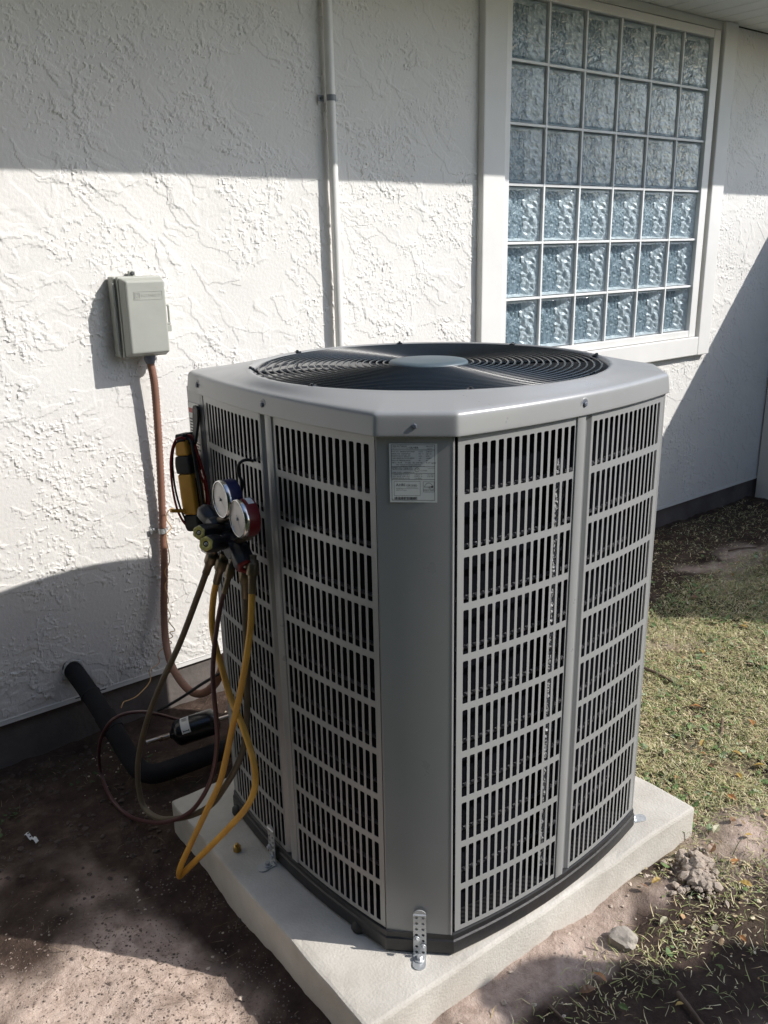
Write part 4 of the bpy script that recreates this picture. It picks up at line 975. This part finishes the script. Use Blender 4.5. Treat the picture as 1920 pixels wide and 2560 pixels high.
lead([(440, 880, -.02), (370, 865, -.02), (310, 900, -.02), (265, 1020, -.02), (246, 1180, -.02), (252, 1350, -.02), (275, 1560, -.02), (330, 1800, -.02), (410, 1965, -.02), (500, 2050, -.015), (590, 2085, -.01)], .0026, 'lead_red', -.64)
lead([(430, 900, -.015), (330, 925, -.015), (285, 1010, -.015), (270, 1180, -.015), (292, 1450, -.015), (340, 1680, -.015), (410, 1880, -.015), (510, 2035, -.012), (580, 2060, -.01)], .0023, 'rubber_black', -.645)
lead([(470, 835, -.01), (530, 850, -.02), (580, 1000, -.03), (640, 1200, -.04), (700, 1400, -.045), (735, 1600, -.05), (745, 1800, -.05), (720, 1960, -.05), (640, 2060, -.04)], .0026, 'lead_red', -.64)
lead([(500, 840, -.01), (560, 1000, -.02), (590, 1180, -.03), (640, 1360, -.035), (700, 1500, -.035), (720, 1700, -.035), (700, 1900, -.03), (650, 2040, -.02)], .0028, 'lead_red', -.645)
lead([(450, 870, -.01), (520, 930, -.03), (560, 1150, -.04), (600, 1400, -.045), (650, 1650, -.045), (680, 1880, -.045), (670, 2040, -.035)], .0030, 'rubber_black', -.64)
lead([(470, 900, -.01), (540, 1000, -.035), (590, 1250, -.045), (630, 1450, -.05), (665, 1700, -.05), (700, 1900, -.05), (690, 2020, -.045)], .0030, 'rubber_black', -.638)
# strap with magnet
SPP = sp0+NS*.003
q0 = atp(*ZZ(598, 480), SPP, NS); q1 = atp(*ZZ(598, 640), SPP, NS); q2 = atp(*ZZ(600, 700), SPP+NS*.002, NS); q3 = atp(*ZZ(580, 900), SPP+NS*.012, NS); q4 = at(*ZZ(520, 1080), 1, -.640)
b = MB(); NSd = NS.copy(); sd = Vector((NS.y, -NS.x, 0))
def ribbon(P, hw2, th):
    vs = []; 
    for p, w2 in zip(P, hw2):
        for s, t in ((-1, 0), (1, 0), (1, 1), (-1, 1)): vs.append(p+sd*(s*w2)+NSd*(t*th))
    n = len(P); fs = [(i*4+k, i*4+(k+1) % 4, (i+1)*4+(k+1) % 4, (i+1)*4+k) for i in range(n-1) for k in range(4)]+[(0, 1, 2, 3), tuple((n-1)*4+k for k in (3, 2, 1, 0))]
    b.add(vs, fs)
ribbon([q0+Vector((0, 0, .006)), q0, q1, q2, q3, q4], [.007, .0125, .0125, .009, .008, .007], .006); b.build('hanging_strap', 'rubber_black', cm)
b = MB(); M = frame(q0.lerp(q1, .25)+NSd*.0042, NSd); b.lathe([(.0065, 0), (.0065, .0015), (.005, .002)], M, 16); b.build('rivet', 'box_dark', cm)

# ================================================================== GROUND CLUTTER
p = at(1560, 2334, 2, .02)
def rock_mesh(seed, s, sub=2, squash=.7):
    bm = bmesh.new(); bmesh.ops.create_icosphere(bm, subdivisions=sub, radius=1); g_ = random.Random(seed); ph = [g_.uniform(0, 6) for _ in range(6)]
    pl = [Vector((g_.gauss(0, 1), g_.gauss(0, 1), g_.gauss(0, 1))).normalized() for _ in range(7)]
    for v in bm.verts:
        n = v.co.normalized(); r = 1+.10*math.sin(3*n.x+ph[0])*math.sin(4*n.y+ph[1])+.08*math.sin(7*n.z+ph[2]+5*n.x)
        for q in pl: r = min(r, .82/max(.05, n.dot(q))) if n.dot(q) > .6 else r
        v.co = n*r*s; v.co.z *= squash
    return bm
b = MB(); b.bm(rock_mesh(3, .030, 3), Matrix.Translation((p.x, p.y, float(ground_z(p.x, p.y))+.014))); o = b.build('rock', 'rock'); tag(o, 'pale lump of stone on bare soil in front of the slab', 'rock')
# clods of the crumbled mound: parts of one pile
pc = at(1735, 2165, 2, .04)
cmx = [b2 for b2 in range(6)]; cms = []
for k in range(6):
    bm = rock_mesh(20+k, 1, 1, .8); me = bpy.data.meshes.new('clod'); bm.to_mesh(me); bm.free(); me.materials.append(MATS['clod']); cms.append(me)
pile = thing('soil_pile', 'crumbled heap of dry soil clods at the slab corner by the lawn', 'soil heap', (pc.x, pc.y, float(ground_z(pc.x, pc.y))))
for k in range(290):
    a = random.uniform(0, 2*math.pi); r = abs(random.gauss(0, .5)); x = pc.x+.02+.085*r*math.cos(a)+.03*r*math.sin(a); y = pc.y+.095*r*math.sin(a)
    if in_pad(np.array(x), np.array(y), .012): continue
    s = random.choice((.004, .005, .006, .008, .010, .017))*random.uniform(.7, 1.1)
    if r > .9: s *= .7
    o = bpy.data.objects.new('clod', random.choice(cms)); col.objects.link(o); o.parent = pile
    o.location = (x-pc.x, y-pc.y, float(ground_z(x, y))-float(ground_z(pc.x, pc.y))+s*.2+max(0, .022*(1-r))); o.scale = (s, s*random.uniform(.7, 1.1), s*random.uniform(.6, 1)); o.rotation_euler = (random.uniform(-.6, .6), random.uniform(-.6, .6), random.uniform(0, 6))
# brass valve cap on the slab
p = at(593, 2121, 2, ZP+.006); b = MB(); M = Matrix.Translation((p.x, p.y, ZP+.001)); b.lathe([(.010, 0), (.010, .009), (.008, .012), (.0045, .0125), (.0045, .018), (.002, .019)], M, 6, smooth=False); o = b.build('brass_cap', 'brass'); tag(o, 'small brass valve cap lying on the slab beside the hoses', 'cap')
# paper scrap
p = at(78, 2100, 2, .012); zg = float(ground_z(p.x, p.y)); b = MB(); vs = []
for i in range(7):
    t = i/6; c = Vector((p.x-.006+.014*t, p.y+.020-.045*t, zg+.012+.005*math.sin(i*1.7))); vs += [c+Vector((-.004, -.0015, 0)), c+Vector((.004, .002, .002))]
b.add(vs, [(2*i, 2*i+1, 2*i+3, 2*i+2) for i in range(6)]); o = b.build('paper_scrap', 'paper_scrap'); tag(o, 'torn white scrap of printed tape on dark soil left of the slab', 'scrap')
m = o.modifiers.new('th', 'SOLIDIFY'); m.thickness = .0006
b = MB()
for i in (1, 2, 4): a, c = Vector(vs[2*i]), Vector(vs[2*i+1]); d = Vector((.003, -.004, .0009)); z_ = Vector((0, 0, .0009)); b.add([a.lerp(c, .25)+z_, a.lerp(c, .8)+z_, a.lerp(c, .8)+d, a.lerp(c, .25)+d], [(0, 1, 2, 3)])
b.build('print', 'print_black', o)
# twigs
def twig(pxs, r, label):
    P = [at(x, y, 2, .02) for x, y in pxs]; P = [Vector((q.x, q.y, float(ground_z(q.x, q.y))+r+.004)) for q in P]
    b = MB(); b.tube(smooth_path(P, 4), r, 7, rf=lambda i, N: r*(1-.5*i/N)*(1+.12*math.sin(i*2.1))); o = b.build('twig', 'twig'); tag(o, label, 'twig', 'twigs on the lawn')
twig([(1608, 1668), (1640, 1682), (1668, 1692), (1696, 1706)], .0065, 'brown twig sticking out from behind the condenser on sunlit grass')
twig([(1806, 1795), (1804, 1830), (1797, 1865)], .0045, 'thin twig lying alone in the middle of the sunlit lawn')
twig([(1695, 2468), (1722, 2500), (1748, 2530), (1768, 2556)], .0055, 'twig in the dark shadow on the lawn beyond the slab')
twig([(1372, 2504), (1395, 2525), (1418, 2542)], .003, 'slim twig on bare sandy soil in front of the slab')
twig([(1820, 1385), (1850, 1378), (1890, 1372)], .004, 'twig on the shaded soil by the house wall')

# scatter helpers ------------------------------------------------------------
def blades(name, X, Y, ln, wd, lift, m, kind='stuff', seg=2, parent=None, curl=.6):
    n = len(X); an = rng.random(n)*2*np.pi; Z = ground_z(X, Y)+.001
    dx, dy = np.cos(an), np.sin(an); sx_, sy_ = -dy, dx
    V = []; 
    cv = (rng.random(n)-.5)*curl
    rows_ = []
    for i in range(seg+1):
        t = i/seg; w_ = wd*(1-t)**.7 if i else wd*.8
        cxx = X+dx*ln*t+sx_*ln*cv*t*t; cyy = Y+dy*ln*t+sy_*ln*cv*t*t; czz = Z+lift*np.sin(t*2.2)*ln
        if i < seg: rows_.append(np.stack([cxx-sx_*w_/2, cyy-sy_*w_/2, czz], -1)); rows_.append(np.stack([cxx+sx_*w_/2, cyy+sy_*w_/2, czz], -1))
        else: rows_.append(np.stack([cxx, cyy, czz], -1))
    V = np.stack(rows_, 1); k = V.shape[1]; base = (np.arange(n)*k)[:, None]
    T = []
    for i in range(seg-1): T += [[2*i, 2*i+1, 2*i+3], [2*i, 2*i+3, 2*i+2]]
    T.append([2*seg-2, 2*seg-1, 2*seg])
    F = (base[:, None, :]+np.array(T)[None]).reshape(-1, 3)
    return np_obj(name, V.reshape(-1, 3), F, m, parent, smooth=False, kind=kind)
def sample(n, x0, x1, y0, y1, dens):
    X = rng.uniform(x0, x1, n); Y = rng.uniform(y0, y1, n); k = (rng.random(n) < dens(X, Y)) & ~in_pad(X, Y, .004); return X[k], Y[k]
def lawn_d(x, y):
    n = fbm(x*4, y*4, 21, 3); base = sstep(-1.0, -.65, x)*(.10+.9*sstep(-.42, -.62, y))
    base = np.maximum(base, .55*sstep(-1.55, -1.0, x)*sstep(-1.42, -1.6, y))
    bare = np.exp(-(((x-.25)/.22)**2+((y+.40)/.12)**2)) + np.exp(-(((x+.64)/.12)**2+((y+1.47)/.09)**2)) + .8*np.exp(-(((x+.95)/.25)**2+((y+1.44)/.07)**2))
    return np.clip(base*sstep(-.62, .02, n+.15)*(1-bare)*(1-.88*sstep(-1.50, -1.64, y)), 0, 1)  # last factor thins the grass to dark soil, deepening the front shadow
X, Y = sample(300000, -1.6, 1.9, -2.0, -.02, lawn_d); n = len(X)
o = blades('grass', X, Y, .008+.026*rng.random(n)**1.8, .0012+.0024*rng.random(n), .10+.6*rng.random(n)**2, 'grass', curl=1.6); tag(o, 'short dry straw and green grass of the lawn by the condenser', 'grass')
X, Y = sample(16000, -1.2, 1.9, -2.0, -.5, lambda x, y: lawn_d(x, y)*sstep(.02, .25, fbm(x*6, y*6, 888, 3))); n = len(X)
o = blades('grass_tufts', X, Y, .018+.030*rng.random(n)**1.5, .0016+.0016*rng.random(n), .5+.6*rng.random(n), 'weed', seg=3, curl=1.2); tag(o, 'upright green grass tufts standing out of the dry lawn', 'grass')
def leaves(X, Y, size, lift, m, name, n=7):
    k = len(X); Z = ground_z(X, Y)+lift; an = rng.random(k)*2*np.pi; el = .7+.3*rng.random(k); tl = rng.normal(0, .28, k); tl2 = rng.normal(0, .28, k)
    P = []
    for i in range(n):
        a = 2*np.pi*i/n; lx = size*np.cos(a); ly = size*el*np.sin(a)*(.62+.38*np.cos(a/2)**2)
        wx = lx*np.cos(an)-ly*np.sin(an); wy = lx*np.sin(an)+ly*np.cos(an); P.append(np.stack([X+wx, Y+wy, Z+size*.5*np.abs(tl)+wx*tl+wy*tl2+.25*size*np.cos(2*a)*.5], -1))
    C = np.stack([X, Y, Z+size*.5*np.abs(tl)+size*.05], -1); V = np.stack([C]+P, 1); base = (np.arange(k)*(n+1))[:, None, None]
    T = np.array([[0, 1+i, 1+(i+1) % n] for i in range(n)]); F = (base+T[None]).reshape(-1, 3)
    return np_obj(name, V.reshape(-1, 3), F, m, None, smooth=False, kind='stuff')
X, Y = sample(9500, -1.2, 1.9, -2.0, -.3, lambda x, y: lawn_d(x, y)*sstep(.0, .3, fbm(x*5, y*5, 333, 3)+.1)); o = leaves(X, Y, .004+.007*rng.random(len(X))**1.5, .008, 'weed', 'lawn_weeds'); tag(o, 'low round leaved green weeds growing among the dry grass', 'weeds')
X, Y = sample(900, -2.3, -1.6, -.35, -.02, lambda x, y: .5*sstep(.05, .25, fbm(x*6, y*6, 444, 3))+0*x); X2, Y2 = sample(300, .7, 1.9, -.35, -.02, lambda x, y: .5+0*x)
o = leaves(np.r_[X, X2], np.r_[Y, Y2], .003+.004*rng.random(len(X)+len(X2)), .006, 'weed_dark', 'wall_weeds'); tag(o, 'small dark weeds along the foot of the house wall', 'weeds')
X, Y = sample(9000, -2.6, 1.9, -1.4, -.02, lambda x, y: np.where(x < -1.45, .55, .45)*sstep(-.1, .2, fbm(x*3.5, y*3.5, 555, 3)+.05)*(1-lawn_d(x, y))); n = len(X)
o = blades('soil_straw', X, Y, .010+.030*rng.random(n)**2, .0012+.0012*rng.random(n), .05+.25*rng.random(n), 'straw_dark'); tag(o, 'scattered straw and root bits on the bare soil', 'straw')
island_mat('litter', [(0, (.52, .43, .27)), (.3, (.34, .25, .14)), (.5, (.17, .11, .06)), (.7, (.22, .26, .10)), (.85, (.66, .58, .42)), (1, (.40, .22, .09))], .7)
X, Y = sample(26000, -1.6, 1.9, -1.95, -.05, lambda x, y: np.clip(.8*lawn_d(x, y)+.12, 0, 1)*(x > -1.0)); o = leaves(X, Y, .0025+.0055*rng.random(len(X))**2, .006, 'litter', 'leaf_litter', 5); tag(o, 'small dry leaf bits and thatch strewn over the lawn', 'leaf litter')
# large fallen leaves, pieces of the ground
def leaf_mesh(seed, ln, asp):
    g_ = random.Random(seed); bm = bmesh.new(); N = 7; L_ = []; 
    for i in range(N+1):
        t = i/N; w_ = asp*ln*math.sin(math.pi*t**.8)*.5; x = ln*(t-.5); zc_ = .12*ln*math.sin(math.pi*t)*g_.uniform(.6, 1.3)
        L_.append([bm.verts.new((x, -w_, zc_+.25*w_)), bm.verts.new((x, 0, zc_*.6)), bm.verts.new((x, w_, zc_+.35*w_))])
    for a, c in zip(L_[:-1], L_[1:]):
        for j in range(2): bm.faces.new((a[j], c[j], c[j+1], a[j+1]))
    bmesh.ops.remove_doubles(bm, verts=bm.verts[:], dist=1e-5); me = bpy.data.meshes.new('fallen_leaf'); bm.to_mesh(me); bm.free(); return me
cols = [('leaf_y', (.45, .30, .07)), ('leaf_o', (.42, .19, .06)), ('leaf_b', (.22, .12, .06)), ('leaf_g', (.13, .19, .05)), ('leaf_p', (.38, .36, .22))]
LMs = []
for i, (nm, c) in enumerate(cols):
    mat(nm, c, .5, c2=tuple(v*.6 for v in c), scale=60)
    for s in range(2): me = leaf_mesh(i*3+s, .032, random.uniform(.42, .6)); me.materials.append(MATS[nm]); LMs.append(me)
spots = [(1850, 1930), (1812, 1968), (1780, 1912), (1756, 1860), (1790, 1990), (1720, 1985), (1690, 1945), (1660, 1935), (1850, 1725), (1880, 1800), (1845, 1880), (1895, 2030), (1830, 2060), (1870, 2100), (1790, 2080), (1730, 1560), (1760, 1880), (1700, 1850), (1665, 1880), (1830, 1990), (1860, 1560), (1808, 1545), (1735, 1500), (1755, 1620), (1770, 1690), (1880, 1650), (1740, 1760), (1655, 1790), (1690, 1740), (1840, 2150), (1900, 1905), (1880, 1980), (1780, 2120), (1865, 2200), (1660, 2290), (1470, 2465), (1500, 2425), (1640, 2440), (1800, 2400), (1860, 2330), (1700, 2500), (1560, 2500), (1610, 2215), (1640, 2200), (1755, 1345), (1700, 1372), (1830, 1440), (1680, 1440), (1910, 1420)]
for i, (px, py) in enumerate(spots):
    q = at(px, py, 2, .02); 
    if in_pad(np.array(q.x), np.array(q.y), .01): continue
    o = bpy.data.objects.new('fallen_leaf', LMs[(i*7) % 10]); col.objects.link(o); o.parent = g; s = random.uniform(.55, 1.15); o.scale = (s, s, s)
    o.location = (q.x, q.y, float(ground_z(q.x, q.y))+.010); o.rotation_euler = (random.uniform(-.35, .35), random.uniform(-.35, .35), random.uniform(0, 6.3))
# pebbles and grit
def pebbles(name, X, Y, S, m, label, cat):
    k = len(X); base = np.array([(1, 0, 0), (-1, 0, 0), (0, 1, 0), (0, -1, 0), (0, 0, 1), (.6, .6, .5), (-.6, .55, .45), (-.55, -.6, .5), (.6, -.55, .45)], float)
    T = np.array([[0, 2, 5], [2, 1, 6], [1, 3, 7], [3, 0, 8], [5, 2, 6], [6, 1, 7], [7, 3, 8], [8, 0, 5], [4, 5, 6], [4, 6, 7], [4, 7, 8], [4, 8, 5]])
    V = base[None]*(1+.25*rng.normal(size=(k, 9, 1)).clip(-1, 1)); an = rng.random(k)*2*np.pi; c, s = np.cos(an)[:, None], np.sin(an)[:, None]
    asx = (.65+.5*rng.random(k))[:, None]; x = V[:, :, 0]*asx; y = V[:, :, 1]; V = np.stack([x*c-y*s, x*s+y*c, V[:, :, 2]*.7], -1)*S[:, None, None]
    V += np.stack([X, Y, ground_z(X, Y)], -1)[:, None, :]
    F = (np.arange(k)[:, None, None]*9+T[None]).reshape(-1, 3); o = np_obj(name, V.reshape(-1, 3), F, m, None, smooth=False, kind='stuff'); return tag(o, label, cat)
def peb_d(x, y): return np.clip(sstep(-.50, -.85, y)*sstep(-1.6, -1.78, x)*sstep(-.35, .25, fbm(x*4, y*4, 666, 3)+.12), 0, 1)
X, Y = sample(30000, -2.75, -1.55, -1.75, -.35, peb_d); pebbles('gravel', X, Y, .0010+.0024*rng.random(len(X))**2.6, 'pebble', 'fine tan gravel pressed into the soil left of the slab', 'gravel')
X, Y = sample(7000, -1.85, 1.0, -1.8, -.05, lambda x, y: .5*sstep(-.05, .3, fbm(x*5, y*5, 777, 3))*(1-.7*lawn_d(x, y)) + .6*np.exp(-((y+1.43)/.05)**2)); pebbles('soil_crumbs', X, Y, .0018+.0055*rng.random(len(X))**3.2, 'clod', 'loose crumbs of dry soil round the slab', 'soil')

X, Y = sample(5200, -2.7, -1.6, -1.2, -.03, lambda x, y: (.25+.75*sstep(-.1, .25, fbm(x*6, y*6, 779, 3)))*np.where(x < -1.70, sstep(-.72, -.50, y), 1.)); pebbles('dark_crumbs', X, Y, .0020+.0085*rng.random(len(X))**3.5, 'clod_dark', 'dark crumbs of soil between the wall and the slab', 'soil')
# ================================================================== BEYOND THE FRAME: side fence, plus unseen things added to cast shade
mat('shadow_fence_dark', (.10, .07, .05), .8, c2=(.06, .042, .03), scale=9)  # dark tone chosen to cut fill light in the added fence's shadow
def fence(a, c, h, label, name='vinyl_fence', m='vinyl_white'):
    a = Vector((*a, 0)); c = Vector((*c, 0)); d = (c-a).normalized(); ln_ = (c-a).length; rz0 = math.atan2(d.y, d.x)
    t = thing(name, label, 'fence', (a.x, a.y, 0), rz0); Mf = WM[t]
    x = 0.
    while x < ln_-.01:
        w_ = min(.152, ln_-x); b = MB(); b.box((x+.001, -.011, .06), (x+w_-.001, .011, h-.04), Mf, bev=.003); b.build('board', m, t); x += .152
    for z in (.10, h-.045): b = MB(); b.box((0, -.022, z-.045), (ln_, .022, z+.045), Mf, bev=.004); b.build('rail', m, t)
    k = max(1, round(ln_/2.0))
    for i in range(k+1):
        q = ln_*i/k; b = MB(); b.box((q-.055, -.055, -.2), (q+.055, .055, h+.03), Mf, bev=.005); pst = b.build('post', m, t)
        b = MB(); bmv = [Mf @ Vector(v) for v in ((q-.06, -.06, h+.031), (q+.06, -.06, h+.031), (q+.06, .06, h+.031), (q-.06, .06, h+.031), (q, 0, h+.07))]; b.add(bmv, [(0, 1, 4), (1, 2, 4), (2, 3, 4), (3, 0, 4), (3, 2, 1, 0)]); b.build('post_cap', m, pst)
    return t
fence((2.05, -.062), (2.05, -1.74), 1.615, 'white vinyl fence standing square to the house wall past the window')
fence((2.05, -1.86), (2.05, -2.36), 1.97, 'unseen tall white panel added past the side fence to widen its ground shade')  # taller caster added to stretch the fence shade over the ground
fence((.52, -3.30), (6.5, -3.30), 1.755, 'unseen dark fence added across the lawn to cast the front shadow', 'shadow_fence', 'shadow_fence_dark')  # added out of view for the straight edge of the front shadow

# unseen gas cylinder added only to cast the rounded shadow in front of the slab
gc = thing('shadow_cylinder', 'unseen gas cylinder added to cast the rounded shadow in front of the slab', 'gas cylinder', (-.21, -2.70, float(ground_z(-.21, -2.70))-.005))
M = WM[gc]; b = MB(); b.lathe([(.112, 0), (.118, .01), (.118, 1.24), (.115, 1.29), (.100, 1.335), (.065, 1.365), (.036, 1.375), (.036, 1.39)], M, 32); b.build('tank', 'shadow_cylinder_green', gc)
b = MB(); b.lathe([(.040, 1.375), (.042, 1.38), (.042, 1.40), (.036, 1.42), (.015, 1.43)], M, 20); b.build('valve_cap', 'strap_grey', gc)

# unseen evergreen screens added to cut sky fill, behind and left of the camera
def screen(x0, y0, x1, y1, label):
    t = thing('sky_blocker', label, 'light blocker', ((x0+x1)/2, (y0+y1)/2, 0)); k = 42000; u = rng.random(k); d = Vector((x1-x0, y1-y0, 0)); nrm = Vector((-d.y, d.x, 0)).normalized()
    hz = 7.2*rng.random(k)+.05; hz *= 1-.10*np.abs(np.sin(u*17)); q = .8*rng.uniform(-1, 1, k)+.3*fbm(u*14, hz*1.5, 901, 3); hx = x0+d.x*u+nrm.x*q; hy = y0+d.y*u+nrm.y*q
    e = rng.normal(size=(k, 3)); e /= np.linalg.norm(e, axis=1)[:, None]; f_ = np.cross(e, rng.normal(size=(k, 3))); f_ /= np.linalg.norm(f_, axis=1)[:, None]; sz_ = (.08+.10*rng.random(k))[:, None]
    C = np.stack([hx, hy, hz], -1); V = np.stack([C-e*sz_, C+f_*sz_*.5, C+e*sz_, C-f_*sz_*.5], 1).reshape(-1, 3); np_obj('foliage', V, np.arange(4*k).reshape(-1, 4), 'weed_dark', t, smooth=False)
    for i in range(7):
        p = Vector((x0, y0, 0))+d*((i+.5)/7); b = MB(); b.tube([p+Vector((0, 0, -.1)), p+Vector((.05, .02, 2)), p+Vector((-.04, -.02, 4)), p+Vector((.02, 0, 6.6))], .06, 7, rf=lambda i, N: .07*(1-.25*i)); b.build('stem', 'twig', t)
screen(-12.0, -6.2, -.6, -6.2, 'unseen evergreen screen added to block sky light along the far side of the yard')
screen(-7.6, -.9, -7.6, -5.6, 'unseen evergreen screen added to block sky light at the end of the yard by the house wall')
